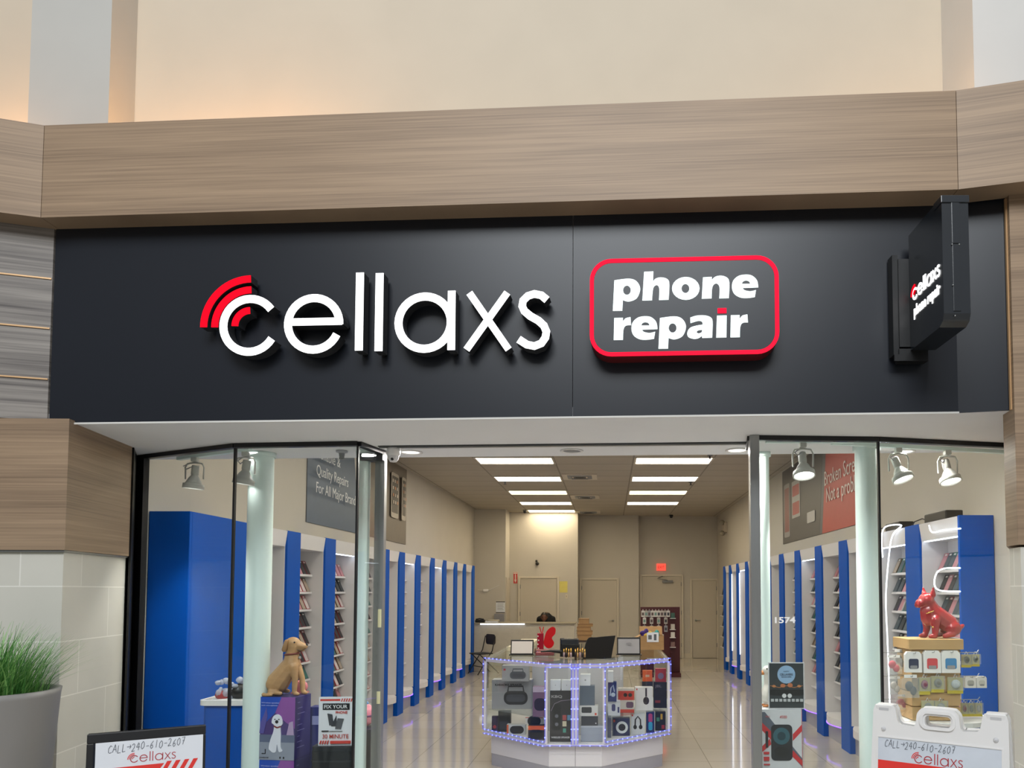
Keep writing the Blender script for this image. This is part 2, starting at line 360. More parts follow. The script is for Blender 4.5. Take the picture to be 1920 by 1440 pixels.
# shop shell
struct('ceiling', MB().box(-4.2, 5.0, ZC, 3.6, 21, ZC + .1), ctile, label='grid ceiling of grey lay-in panels')
struct('wall_left', MB().box(XL-.15, 5.2, 0, XL, 18.2, ZC), wallp)
struct('wall_right', MB().box(XR, 4.78, 0, XR+.15, 20.2, ZC), wallp)
m = MB().box(XL-.15, 18.06, 0, -2.52, 18.9, ZC).box(-2.52, 18.75, 0, -.885, 18.9, ZC).box(-.885, 18.75, 0, -.80, 19.6, ZC)
m.box(-.885, 19.5, 0, .69, 19.65, ZC).box(.69, 19.5, 0, .76, 19.9, ZC).box(.69, 19.8, 0, XR+.15, 19.95, ZC)
struct('wall_back', m, wallp)
m = MB().box(XL, 5.8, 0, XL+.012, 18.06, .1); struct('baseboard_left', m, trimp)
m = MB().box(.76, 19.788, 0, 1.12, 19.8, .12).box(1.95, 19.788, 0, 2.2, 19.8, .12); struct('baseboard_back', m, trimp)
# soffit over the windows and lowered front ceiling
a = fpt(-.3, .0, 0); b = fpt(5.01, 0, 0); pc = (2.097, 3.846); e1 = (-1.584 - 2.3, 5.226 + .112); e2 = (.944 + 2.6, 5.103 - .127)
poly = [(a.x, a.y+.012), (b.x, b.y+.012), (pc[0], pc[1]+.012), (3.4, 4.2), e2, e1]
struct('trim_1', MB().prism(poly, ZS, ZS+.06), soff, label='white soffit above the shop windows')
m = MB().slab(e1, e2, ZS+.0605, ZC-.001, .08); struct('wall_front', m, wallp, label='inner face above the lowered soffit')
# dark door track along the soffit between the windows
m = MB().slab((-1.50, 4.83), (.88, 4.70), ZS-.012, ZS-.001, .03); struct('trim_2', m, alum, label='thin metal door track under the soffit')
m = MB().slab((-1.50, 4.80), (.88, 4.67), ZS-.006, ZS-.001, .016); struct('trim_3', m, dgrey, label='dark gap along the door track')
# fascia
u1 = 5.0101
m = MB(); P0 = fpt(0, 0, 0); P1 = fpt(u1, 0, 0); uj = fas(1074, 600)[0]
for ua, ub in ((0, uj-.0015), (uj+.0015, u1)):
    p, q = fpt(ua, 0, 0), fpt(ub, 0, 0); p2, q2 = fpt(ub, -.05, 0), fpt(ua, -.05, 0)
    m.prism([(p.x, p.y), (q.x, q.y), (p2.x, p2.y), (q2.x, q2.y)], ZS+.001, 3.9)
m.prism([(P1.x, P1.y), (2.16, 3.833), (2.16, 3.9), (P1.x, P1.y+.05)], ZS+.001, 3.9)
struct('wall_fascia', m, charcoal, label='charcoal sign band above the shopfront')
p, q = fpt(0, .006, 0), fpt(u1, .006, 0)
struct('trim_4', MB().slab(p, q, ZS-.006, ZS+.004, .01), whitew, label='white edge strip under the sign band')
# timber beam
zb0, zb1 = 3.823, 4.348
BL, BR = (-3.146, 4.034), (1.793, 3.744); B0 = (-4.2, 3.70); B9 = (3.3, 3.36)
def off(p, dy): return (p[0], p[1]+dy)
for i, (pa, pb) in enumerate(((B0, BL), (BL, BR), (BR, B9))):
    g = .0015
    d = (Vector(pb)-Vector(pa)).normalized()*g; pa2 = tuple(Vector(pa)+d); pb2 = tuple(Vector(pb)-d)
    struct('trim_%d' % (5+i), MB().prism([pa2, pb2, off(pb2, .16), off(pa2, .16)], zb0, zb1), wood, label='oak-veneered beam over the %s' % ('left pier', 'sign band', 'right pier')[i])
# grey striped panel left of the sign band, with thin brass lines
GP0, GP1 = (-4.2, 3.83), (-3.17, 4.166)
struct('wall_left_pier', MB().prism([GP0, GP1, (-3.17, 4.3), (-4.2, 4.3)], 2.72, zb0), stripe, label='grey striated panel beside the sign band')
brass = mat('pale_brass', '#d9b184', .35, .3)
for i, yy in enumerate((517, 611, 707)):
    z = atY(60, yy, 4.12).z
    p, q = Vector(GP0), Vector(GP1)
    struct('trim_%d' % (8+i), MB().slab((p.x, p.y-.004), (q.x-.002, q.y-.004), z-.004, z+.004, .006), brass, label='thin brass line across the grey panel')
# left pier : timber box above stone tile
WC, WB = (-2.998, 4.102), (-3.118, 4.837)
zt = atY(122, 1031, 4.10).z
polyP = [(-4.2, 4.06), WC, WB, (-3.35, 5.2), (-4.2, 5.2)]
struct('wall_left_timber', MB().prism(polyP, zt, 2.715), wood, label='oak-veneered block on the left pier')
ins = [(-4.2, 4.085), (-3.02, 4.125), (-3.14, 4.84), (-3.36, 5.2), (-4.2, 5.2)]
struct('wall_left_stone', MB().prism(ins, 0, zt-.012), tile, label='stone-tiled base of the left pier')
struct('trim_11', MB().prism([(-4.19, 4.07), (-3.006, 4.11), (-3.126, 4.837), (-3.36, 5.2), (-4.19, 5.2)], zt-.0115, zt-.0005), alum, label='metal reveal between timber and tile')
# right pier
rc = atY(1903, 800, 3.80).x; zt2 = atY(1910, 1021, 3.80).z
struct('wall_right_timber', MB().prism([(rc, 3.80), (3.4, 3.62), (3.4, 4.8), (2.60, 4.78), (rc+.02, 3.95)], zt2, zb0-.001), wood, label='oak-veneered upper part of the right pier')
struct('wall_right_stone', MB().prism([(rc+.02, 3.815), (3.4, 3.64), (3.4, 4.8), (2.60, 4.80), (rc+.04, 3.96)], 0, zt2-.012), tile, label='stone-tiled base of the right pier')
struct('trim_12', MB().box(rc-.004, 3.828, ZS, rc+.012, 3.842, zb0-.002), brass, label='thin brass corner strip')
# walls above the beam
zt_ = 8.0
struct('wall_upper', MB().box(-3.1, 4.60, 3.9, 2.6, 4.75, zt_).box(-6, 4.6, 3.9, -3.42, 4.75, zt_), creamw, label='recessed cream wall above the beam')
xa = atY(57, 100, 4.36).x; xb = atY(207, 100, 4.36).x
struct('wall_upper_left', MB().box(xa, 4.36, 3.9, xb, 4.75, zt_), mat('pilaster_grey_white', '#bbbab5', .8, noise=.02, nscale=(3, 3, 3)), label='white pilaster above the beam at left')
xr = atY(1825, 80, 4.2).x
struct('wall_upper_right', MB().box(xr, 4.20, 3.9, 3.6, 4.75, zt_), whitew, label='white pilaster above the beam at right')
# ------------------------------------------------------------------ shop windows
def window(n, label, p, q, post=None):
    w_ = sthing('window_%d' % n, label)
    put('pane', MB().slab(p, q, .04, ZS-.03, .012), glass, w_)
    put('head_rail', MB().slab(p, q, ZS-.028, ZS-.001, .045), blk, w_)
    put('sill_rail', MB().slab(p, q, 0, .035, .05), blk, w_)
    return w_
wA = window(1, 'outer left shop window beside the stone pier', (-3.20, 5.12), G2)
wB = window(2, 'inner left shop window', G2, G3)
wC = window(3, 'side window pane returning to the entrance at left', G3, G4)
wE = window(4, 'inner right shop window with the street number', G5, G6)
wF = window(5, 'outer right shop window beside the right pier', G6, G7)
wD = window(6, 'side window pane returning to the entrance at right', G5, G5b)
for p in (G2, G3): put('joint', MB().box(p[0]-.006, p[1]-.012, 0, p[0]+.006, p[1]+.012, ZS-.03), blk, wB)
put('joint', MB().box(G6[0]-.006, G6[1]-.012, 0, G6[0]+.006, G6[1]+.012, ZS-.03), blk, wE)
put('jamb', MB().prism([(G1[0]-.1, G1[1]+.02), (-3.205, 5.10), (-3.19, 5.14), (G1[0]-.08, G1[1]+.12)], 0, ZS-.001), blk, wA)
put('jamb', MB().prism([(-3.125, 4.845), (-3.11, 4.845), (-3.30, 5.18), (-3.34, 5.18)], 0, ZS-.002), blk, wA)
put('jamb', MB().box(G4[0]-.045, G4[1]-.02, 0, G4[0]+.02, G4[1]+.035, ZS-.001), alum, wC, bevel=.004)
put('bracket', MB().box(G4[0]-.14, G4[1]-.06, ZS-.075, G4[0]+.018, G4[1]+.03, ZS-.03), dgrey, wC, bevel=.004)
put('strike_plate', MB().box(G4[0]-.01, G4[1]-.024, 1.52, G4[0]+.012, G4[1]-.018, 1.64).box(G4[0]-.01, G4[1]-.024, 1.02, G4[0]+.012, G4[1]-.018, 1.1), cm('#d8d2a8'), wC)
put('jamb', MB().box(G5[0]-.012, G5[1]-.03, 0, G5[0]+.045, G5[1]+.03, ZS-.001), alum, wE, bevel=.004)
put('jamb', MB().box(G5[0]+.02, G5[1]+.031, 0, G5[0]+.04, G5[1]+.06, ZS-.001), gedge, wE)
# "1574" on the inner right pane
d = (Vector(G6)-Vector(G5)).normalized(); yw = math.atan2(d.y, d.x); r = Vector(ray(1453, 1168)); nn = Vector((-d.y, d.x, 0)); o = Vector((*G5, 0)) - nn*.0075
t = o.dot(nn)/r.dot(nn); pp = r*t; pp.z += EZ
put('street_number', text('1574', .036, .125, .0008, bold=.0012), mat('number_white', '#ffffff', .5), wE, Matrix.Translation(pp) @ Matrix.Rotation(yw, 4, 'Z') @ UP)
# round steel columns behind the window joints
def column(x, y, r, label):
    t_ = thing('column', label, 'column', (x, y, 0))
    put('shaft', MB().lathe([(r, 0.02), (r, ZS-.03)], 32), colw, t_)
    put('collar', MB().lathe([(1e-3, ZS-.0005), (r+.012, ZS-.0005), (r+.012, ZS-.03), (r, ZS-.03)], 32), colw, t_)
    put('base_ring', MB().lathe([(r, .02), (r+.012, .02), (r+.012, 0), (1e-3, 0)], 32), colw, t_)
column(-2.372, 5.05, .081, 'thick round white column behind the left window joint')
column(-1.645, 4.97, .042, 'slim white column at the left side of the entrance')
column(1.664, 4.80, .074, 'thick round white column behind the right window joint')
column(1.045, 5.03, .036, 'slim white column at the right side of the entrance')
# ------------------------------------------------------------------ back doors
def door(n, x0, x1, y0, Y, label, side='r', closer=False, zt=None):
    D = sthing('door_%d' % n, label); X0 = atY(x0, 1150, Y).x; X1 = atY(x1, 1150, Y).x; z = atY(x0, y0, Y).z if zt is None else zt
    put('leaf', MB().box(X0, -.03, 0.01, X1, 0, z), doorp, D, Matrix.Translation((0, Y, 0)))
    f = .055
    put('frame', MB().box(X0-f-.006, -.05, 0, X0-.006, 0, z+f).box(X1+.006, -.05, 0, X1+f+.006, 0, z+f).box(X0-.006, -.05, z+.006, X1+.006, 0, z+f), trimp, D, Matrix.Translation((0, Y, 0)), bevel=.004)
    hx = X1-.09 if side == 'r' else X0+.09; s = -1 if side == 'r' else 1; hz = 1.0
    put('door_handle', MB().lathe([(1e-3, 0), (.03, 0), (.03, .012), (1e-3, .012)], 16, M=Matrix.Translation((hx, -.03, hz)) @ Matrix.Rotation(PI/2, 4, 'X')).tube([(hx, -.04, hz), (hx, -.075, hz), (hx+s*.03, -.08, hz), (hx+s*.12, -.08, hz)], .009), alum, D, Matrix.Translation((0, Y, 0)))
    xx = X0-.004 if side == 'r' else X1+.004
    for hz_ in (.3, 1.15, z-.25): put('hinge', MB().lathe([(1e-3, 0), (.009, 0), (.009, .1), (1e-3, .1)], 8, M=Matrix.Translation((xx, -.055, hz_))), mgrey, D, Matrix.Translation((0, Y, 0)))
    if closer:
        put('door_closer', MB().box(X1-.5, -.1, z-.16, X1-.22, -.031, z-.1).tube([(X1-.36, -.1, z-.1), (X1-.62, -.17, z-.05), (X1-.5, -.06, z+.01)], .012), mgrey, D, Matrix.Translation((0, Y, 0)))
    return D
D1 = struct('door_1', MB().box(-2.519, 18.16, .01, -2.50, 18.66, 2.05).box(-2.519, 18.10, 0, -2.49, 18.155, 2.1).box(-2.519, 18.665, 0, -2.49, 18.72, 2.1), doorp, label='narrow closet door on the return wall beside the arrow sign')
door(2, 976, 1044, 1085, 18.75, 'door behind the seated person')
door(3, 1091, 1156, 1088, 19.5, 'pale door behind the cardboard boxes')
door(4, 1204, 1277, 1081, 19.8, 'door with a closer beneath the exit sign', 'l', True)
door(5, 1298, 1343, 1089, 19.8, 'narrow pale door at the right end of the back wall', 'l')
# ------------------------------------------------------------------ ceiling things
def fixture(x, y, label, group=None, lampe=lampe):
    t_ = thing('ceiling_light', label, 'ceiling light', (x, y, ZC), group=group)
    put('frame', MB().box(0, 0, -.012, 1.19, .035, 0).box(0, .535, -.012, 1.19, .57, 0).box(0, .035, -.012, .03, .535, 0).box(1.16, .035, -.012, 1.19, .535, 0), trimp, t_)
    put('diffuser', MB().box(.03, .035, -.006, 1.16, .535, -.001), lampe, t_)
nm = ['nearest', 'second', 'third', 'fourth', 'farthest']
for k in range(-3, 5):
    Y = 11.0 + 1.83*k - (.18 if k == 4 else 0)
    if k < 0:
        fixture(-2.03, Y, 'recessed lamp panel above the lowered front ceiling', 'lamp panels near the entrance'); fixture(.375, Y, 'recessed lamp panel above the lowered front ceiling', 'lamp panels near the entrance')
    else:
        fixture(-2.03, Y, '%s glowing rectangular ceiling panel of the left row in the shop' % nm[k], 'left row of ceiling panels', lampe if k < 2 else lampw)
        if k < 4: fixture(.375, Y, '%s glowing rectangular ceiling panel of the right row in the shop' % nm[k], 'right row of ceiling panels', lampe if k < 2 else lampw)
for i, (px, py) in enumerate(((1087, 893.5), (1097, 931.5), (1103, 960))):
    p = atZ(px, py, ZC)
    t_ = thing('ceiling_vent', ('nearest', 'middle', 'farthest')[i] + ' square air vent on the ceiling between the lamp rows', 'air vent', p)
    put('frame', MB().box(-.3, -.3, -.012, .3, .3, -.001), trimp, t_)
    put('cone', MB().lathe([(.30, -.012), (.2, -.03), (.19, -.012)], 4, M=Matrix.Rotation(PI/4, 4, 'Z'), smooth=False), mgrey, t_)
    put('core', MB().lathe([(.15, -.014), (.08, -.035), (1e-3, -.035)], 4, M=Matrix.Rotation(PI/4, 4, 'Z'), smooth=False), dgrey, t_)
def lathe_thing(name, label, cat, p, prof, m_, parts=(), group=None, n=24):
    t_ = thing(name, label, cat, p, group=group); put(prof[0], MB().lathe(prof[1], n), m_, t_)
    for nm_, pr, mm in parts: put(nm_, MB().lathe(pr, n), mm, t_)
    return t_
for i, (px, py) in enumerate(((770, 847), (1072, 844.5), (1382, 843.5), (1694, 846))):
    p = atZ(px, py, ZS)
    lathe_thing('downlight', ('round recessed downlight beside the dome camera', 'round recessed downlight over the middle of the entrance', 'round recessed downlight over the right side of the entrance', 'round recessed downlight behind the right spotlights')[i], 'downlight', p,
                ('trim_ring', [(.062, -.001), (.078, -.001), (.078, -.008), (.062, -.008), (.06, -.001)]), white, [('lens', [(1e-3, -.003), (.06, -.003)], dlight if i != 1 else mgrey)])
p = atZ(738, 838, ZS)
t_ = thing('dome_camera', 'small white dome security camera above the left of the entrance', 'security camera', p)
put('housing', MB().lathe([(1e-3, -.001), (.04, -.001), (.044, -.025), (.044, -.05), (.036, -.06)], 24), white, t_)
put('dome', MB().lathe([(.036, -.06), (.034, -.08), (.022, -.098), (1e-3, -.103)], 24), lam, t_); put('lens', MB().ball((.0, -.026, -.083), .011, 10), blk, t_)
for px, py, lb in ((947, 902.5, 'sprinkler head left of the second left lamp panel'), (1331, 853.5, 'sprinkler head beside the nearest right lamp panel'), (1295, 904, 'sprinkler head below the second right lamp panel')):
    p = atZ(px, py, ZC); lathe_thing('sprinkler_head', lb, 'sprinkler', p, ('escutcheon', [(1e-3, -.001), (.04, -.001), (.035, -.012), (1e-3, -.012)]), mgrey, [('nozzle', [(.012, -.012), (.012, -.05), (.035, -.055), (1e-3, -.056)], dgrey)])
p = atZ(641, 845, ZS); lathe_thing('smoke_detector', 'small white smoke detector on the soffit inside the left window', 'smoke detector', p, ('base', [(1e-3, -.001), (.038, -.001), (.038, -.012), (.02, -.018)]), lamg, [('sensor', [(.02, -.018), (.016, -.045), (.02, -.055), (1e-3, -.058)], mgrey)])
for px, py, Y, lb in ((982, 957, 18.2, 'small grey camera near the farthest left lamp panel'), (1259, 968, 19.4, 'small black dome camera high on the back ceiling')):
    p = atZ(px, py - 3, ZC); p.y = Y
    lathe_thing('ceiling_camera', lb, 'security camera', p, ('mount', [(1e-3, -.001), (.05, -.001), (.05, -.03), (.04, -.035)]), mgrey if px < 1000 else blk, [('dome', [(.04, -.035), (.035, -.07), (1e-3, -.085)], dgrey)])
for px, py in ((770, 847), (1072, 844.5), (1382, 843.5), (1688, 838), (480, 847)):  # last has no downlight: unseen fill lamp added inside the left window
    p = atZ(px, py, ZS); l = bpy.data.lights.new('downlight_and_fill_lamp', 'AREA'); l.shape = 'DISK'; l.size = .11; l.energy = 14; l.color = (1, .96, .9)
    o = bpy.data.objects.new('downlight_and_fill_lamp', l); COL.objects.link(o); o.location = (p.x, p.y, ZS-.012)
# ------------------------------------------------------------------ signs on the fascia
def fas_thing(name, label, cat, group=None):       # local x along the fascia, y up, z outwards; origin at the fascia foot
    M = Matrix.Translation(FO) @ Matrix.Rotation(FYAW, 4, 'Z') @ UP
    return M
FM = Matrix.Translation(FO) @ Matrix.Rotation(FYAW, 4, 'Z') @ UP
def letter(name, label, strokes, fm, d0=.025, d1=.10, group='glowing letters of the main shop sign', cat='sign letter'):
    xs = [p[0] for pts, h in strokes for p in pts]; ys = [p[1] for pts, h in strokes for p in pts]; cx, cy = (min(xs)+max(xs))/2, min(ys)
    t_ = thing(name, label, cat, M=FM @ Matrix.Translation((cx, cy, 0)), group=group)
    f = MB(); c = MB(); st = MB()
    for i, (pts, hw) in enumerate(strokes):
        q = [(p[0]-cx, p[1]-cy) for p in pts]
        c.ribbon(q, hw, d0, d1-.003, 0); f.ribbon(q, hw*.985, d1-.0029, d1 + .0003*i, 0)
        mid = q[len(q)//2]; put('spacer', MB().box(mid[0]-.006, mid[1]-.006, .0005, mid[0]+.006, mid[1]+.006, d0), blk, t_)
    put('can', c, dgrey, t_); put('face', f, fm, t_)
for key, lb in (('c', 'glowing white letter c with red arcs around it'), ('e', 'glowing white letter e on the sign band'), ('l', 'left one of the two glowing white letters l'), ('l2', 'right one of the two glowing white letters l'),
                ('a', 'glowing white single-storey letter a on the sign band'), ('x', 'glowing white letter x on the sign band'), ('s', 'glowing white letter s at the end of the word')):
    letter('sign_letter', lb, LS[key], w_emit)
for i, lb in enumerate(('outermost large red glowing arc beside the letter c', 'middle red glowing arc hugging the letter c', 'small red glowing arc inside the letter c')):
    letter('sign_arc', lb, [LR[i]], r_emit, d1=.097 if i != 1 else .09, group='red glowing arcs of the main shop sign', cat='sign arc')
# phone repair box sign
u0, z0 = fas(1105.5, 668, .12); u1_, z1 = fas(1460, 478, .12); u0b, z1b = fas(1105.5, 485, .12)
zt1 = (z1 + z1b)/2; zb = (z0 + fas(1460, 663, .12)[1])/2; W_, H_ = u1_-u0, zt1-zb
t_ = thing('lightbox_sign', 'rounded dark light box with a glowing red border reading phone repair', 'sign', M=FM @ Matrix.Translation((u0, zb, 0)))
put('case', MB().prism(rrect(0, 0, W_, H_, .115), .001, .112, 0), mat('sign_case_red', '#5a0d14', .5), t_)
put('border', MB().ribbon(rrect(.011, .011, W_-.011, H_-.011, .104, 8), .0105, .1121, .118, closed=True), r_emit2, t_)
put('face', MB().prism(rrect(.0225, .0225, W_-.0225, H_-.0225, .093), .1121, .115), charcoal, t_)
sx = W_/355.0; sy = H_/188.0
def sp_pos(px, py): # pixel in the sign's own skewed box
    fx = (px-1105.5)/354.5; top = 485 - 7*fx; bot = 668 - 5*fx
    return fx*W_, H_*(bot-py)/(bot-top)
def loops_mesh(loops, ext):
    c = bpy.data.curves.new('letters', 'CURVE'); c.dimensions = '2D'; c.fill_mode = 'BOTH'; c.extrude = ext
    for L in loops:
        sp_ = c.splines.new('POLY'); sp_.points.add(len(L)-1); sp_.use_cyclic_u = True
        for i, p in enumerate(L): sp_.points[i].co = (p[0], p[1], 0, 1)
    o = bpy.data.objects.new('letters', c); COL.objects.link(o)
    me = bpy.data.meshes.new_from_object(o.evaluated_get(bpy.context.evaluated_depsgraph_get()))
    bpy.data.objects.remove(o); bpy.data.curves.remove(c); return me
def smooth_loop(P, n=5):            # closed loop through P, points with a third value are sharp corners
    out = []; N = len(P)
    for i in range(N):
        a, b, c_, d = P[i-1], P[i], P[(i+1) % N], P[(i+2) % N]
        tb = (0, 0) if len(b) > 2 else ((c_[0]-a[0])/2, (c_[1]-a[1])/2); tc_ = (0, 0) if len(c_) > 2 else ((d[0]-b[0])/2, (d[1]-b[1])/2)
        for k in range(n):
            t = k/n; h1 = 2*t**3-3*t**2+1; h2 = t**3-2*t**2+t; h3 = -2*t**3+3*t**2; h4 = t**3-t**2
            out.append((h1*b[0]+h2*tb[0]+h3*c_[0]+h4*tc_[0], h1*b[1]+h2*tb[1]+h3*c_[1]+h4*tc_[1]))
    return out
def ell(cx, cy, rx, ry): return [(cx+rx*math.cos(a*PI/12), cy+ry*math.sin(a*PI/12)) for a in range(24)]
def LE(dx, dy): return [smooth_loop([(1633+dx, 390+dy, 1), (1622+dx, 325+dy), (1575+dx, 280+dy), (1513+dx, 271+dy), (1450+dx, 285+dy), (1403+dx, 330+dy), (1393+dx, 395+dy), (1415+dx, 450+dy), (1470+dx, 483+dy), (1535+dx, 488+dy), (1601+dx, 479+dy, 1), (1612+dx, 414+dy, 1), (1560+dx, 425+dy), (1508+dx, 415+dy), (1490+dx, 395+dy, 1)]),
                        smooth_loop([(1483+dx, 356+dy, 1), (1495+dx, 335+dy), (1522+dx, 326+dy), (1550+dx, 335+dy), (1560+dx, 356+dy, 1)])]
def LP(dx, dy): return [smooth_loop([(306+dx, 320+dy, 1), (430+dx, 305+dy), (500+dx, 320+dy), (540+dx, 370+dy), (543+dx, 425+dy), (510+dx, 490+dy), (440+dx, 517+dy), (385+dx, 503+dy, 1), (380+dx, 602+dy, 1), (292+dx, 603+dy, 1)]), ell(423+dx, 412+dy, 36, 43)]
def LN(dx, dy): return [smooth_loop([(1127+dx, 295+dy, 1), (1208+dx, 291+dy, 1), (1207+dx, 320+dy, 1), (1240+dx, 290+dy), (1295+dx, 280+dy), (1350+dx, 300+dy), (1369+dx, 350+dy), (1363+dx, 488+dy, 1), (1275+dx, 490+dy, 1), (1278+dx, 385+dy), (1248+dx, 352+dy), (1213+dx, 385+dy), (1205+dx, 490+dy, 1), (1115+dx, 493+dy, 1)])]
def LR_(dx, dy): return [smooth_loop([(305+dx, 668+dy, 1), (386+dx, 667+dy, 1), (385+dx, 702+dy, 1), (410+dx, 672+dy), (456+dx, 661+dy, 1), (461+dx, 735+dy, 1), (412+dx, 740+dy), (390+dx, 780+dy), (386+dx, 870+dy, 1), (300+dx, 872+dy, 1)])]
GH = [smooth_loop([(583, 242, 1), (669, 238, 1), (665, 335, 1), (690, 305), (745, 294), (800, 312), (817, 360), (809, 501, 1), (720, 504, 1), (723, 400), (703, 366), (668, 392), (656, 506, 1), (566, 508, 1)])]
GA = [smooth_loop([(1008, 667, 1), (1060, 650), (1130, 646), (1190, 662), (1213, 705), (1207, 852, 1), (1117, 855, 1), (1112, 835, 1), (1085, 856), (1040, 863), (990, 845), (980, 805), (1005, 762), (1060, 742), (1122, 732, 1), (1115, 705), (1080, 698), (1010, 718, 1)]),
      smooth_loop([(1118, 780, 1), (1080, 785), (1066, 802), (1085, 813), (1112, 803, 1)])]
glyphs = [LP(0, 0), GH, [ell(968, 397, 127, 106), ell(965, 398, 36, 42)], LN(0, 0), LE(0, 0), LR_(0, 0), LE(-928, 382), LP(422, 350), GA, [[(1253, 650), (1342, 648), (1338, 850), (1245, 852)]], LR_(1075, -22)]
for g in glyphs:
    lp_ = [[sp_pos(1090+x/4.923, 460+y/4.923) for x, y in L] for L in g]
    put('letter', loops_mesh(lp_, .0015), w_emit2, t_, Matrix.Translation((0, 0, .1165)))
x0_, y0_ = sp_pos(1345.8, 587.5); x1_, y1_ = sp_pos(1362.3, 577.7)
put('red_dot', MB().box(x0_, y0_, .115, x1_, y1_, .118), r_emit2, t_)
# blade sign
YN, YF = 3.45, 3.84
pt = atY(1765, 369, YN); pb_ = atY(1768, 607, YN); bw_ = atY(1818, 500, YN).x - pt.x
t_ = thing('blade_sign', 'black box sign projecting from the right end of the sign band', 'sign', (pt.x, YF+.03, pb_.z), 0)
hh = pt.z - pb_.z; dd = YF - YN
prof = [(0, .03), (.006, .008)] 
side = [(-dd-.03, .05), (-dd-.018, .018), (-dd+.02, 0), (0-.03, 0), (-.03, hh), (-dd-.03, hh)]
Mx = Matrix(((0, 0, 1, 0), (1, 0, 0, 0), (0, 1, 0, 0), (0, 0, 0, 1)))
put('case', MB().prism(side, 0, bw_, 0, M=Mx), blkg, t_, bevel=.006)
put('edge_strip', MB().box(bw_*.36, -dd-.034, .06, bw_*.64, -dd-.0285, hh*.62).box(bw_*.36, -dd-.034, hh*.63, bw_*.66, -dd-.0285, hh+.004), blkg, t_, bevel=.0015)
put('top_cap', MB().box(-.004, -dd-.036, hh-.03, bw_+.004, -dd+.05, hh+.006), blkg, t_, bevel=.003)
for q in ((.35, .3), (.35, .62), (.4, .06), (.62, .62)): put('screw', MB().ball((bw_*q[0], -dd-.034, hh*q[1]), .004, 8), alum, t_)
put('wall_bracket', MB().box(-.085, -.02, -.02, -.055, .042, hh*.84).box(-.06, -.0295, -.055, .09, .03, .01).box(-.085, -.03, -.055, .0, -.02, -.02).box(-.056, -.028, .02, .001, .03, hh*.8), blk, t_)
RM = Matrix(((0, 0, -1, 0), (-1, 0, 0, 0), (0, 1, 0, 0), (0, 0, 0, 1)))   # drawing x -> towards viewer, normal -> left
xoff = -.055
put('logo', logo_mesh(dd*.86, .003, 1.5, arcs=False), w_emit, t_, Matrix.Translation((-.001, xoff, hh*.40)) @ RM)
put('logo_arcs', logo_mesh(dd*.86, .003, 1.5, letters=False), [r_emit, r_emit], t_, Matrix.Translation((-.001, xoff, hh*.40)) @ RM)
put('letters', text('phone repair', .055, dd*.78, .0015, bold=.002), w_emit, t_, Matrix.Translation((-.002, xoff-.03, hh*.265)) @ RM)
# ------------------------------------------------------------------ wall banners
def banner(label, wallx, s, y0, y1, z0_, z1_, panels, texts):
    ang = PI/2 if s > 0 else -PI/2      # s>0 : hangs on the left wall and faces +X
    org = (wallx + s*.004, y0 if s > 0 else y1, z0_)
    t_ = thing('wall_banner', label, 'banner', org, ang); W = y1-y0; H = z1_-z0_
    put('board', MB().box(0, -.004, 0, W, .003, H), cm('#5f5e60'), t_)
    k = .0045
    for nm_, poly_, c_ in panels:
        put(nm_, MB().prism([(p[0]*W, p[1]*H) for p in poly_], k, k+.001), cm(c_), t_, UP); k += .0012
    for s_, x_, y_, h_, wd, c_ in texts:
        put('lettering', text(s_, h_, wd, .0008), cm(c_), t_, Matrix.Translation((x_*W, -k-.001, y_*H)) @ UP)
    return t_
lp = [('picture_panel', [(.43, 0), (1, 0), (1, 1), (.37, 1)], '#6d6459'), ('blue_panel', [(0, 0), (.43, 0), (.36, 1), (0, 1)], '#44566c'), ('stripe', [(.43, 0), (.445, 0), (.375, 1), (.36, 1)], '#c8c4bc')]
for i, (x_, w_) in enumerate(((.62, .1), (.77, .1), (.9, .06))):
    lp.append(('phone_picture', rrect(x_, .3, x_+w_, .86, .02), '#a8a092')); lp.append(('phone_screen', rrect(x_+.008, .36, x_+w_-.008, .82, .01), '#3b352f'))
    for j in range(4):
        for q in range(3): lp.append(('app_icon', rrect(x_+.016+q*w_*.25, .74-j*.09, x_+.016+q*w_*.25+w_*.13, .78-j*.09, .004), '#b9b2a4' if (i+j+q) % 3 else '#b8835c'))
banner('wide banner on the left wall with a blue Quality Repairs panel', XL, 1, 8.05, 12.0, 2.51, 3.72, lp,
       [('Reliable &', .03, .60, .125, .72, '#c7ccd2'), ('Quality Repairs', .03, .44, .125, 1.0, '#c7ccd2'), ('For All Major Brands', .03, .28, .125, 1.33, '#c7ccd2')])
rp = [('red_panel', [(.52, 0), (1, 0), (1, 1), (.52, 1)], '#a5443c'), ('stripe', [(.47, 0), (.5, 0), (.5, 1), (.47, 1)], '#b8b4ac')]
rp = [('picture_panel', [(0, 0), (.53, 0), (.58, 1), (0, 1)], '#57524e'), ('red_panel', [(.56, 0), (1, 0), (1, 1), (.62, 1)], '#b04a40'), ('phone_picture', rrect(.03, .08, .12, .8, .02), '#8f8a86'),
      ('phone_screen', rrect(.04, .15, .11, .74, .01), '#8c5b54'), ('repair_card', rrect(.16, .3, .28, .78, .01), '#a9a6a2'), ('red_mark', rrect(.17, .34, .27, .5, .01), '#a8524c'), ('red_mark', rrect(.17, .58, .27, .72, .01), '#a8524c'), ('white_note', rrect(.38, .17, .48, .3, .01), '#b9b6b2')]
banner('wide banner on the right wall with a red Broken Screen panel', XR, -1, 8.2, 12.25, 2.53, 3.72, rp, [('Broken Screen?', .60, .52, .2, 1.55, '#d5c6bf'), ('Not a problem!', .62, .33, .2, 1.5, '#d5c6bf')])
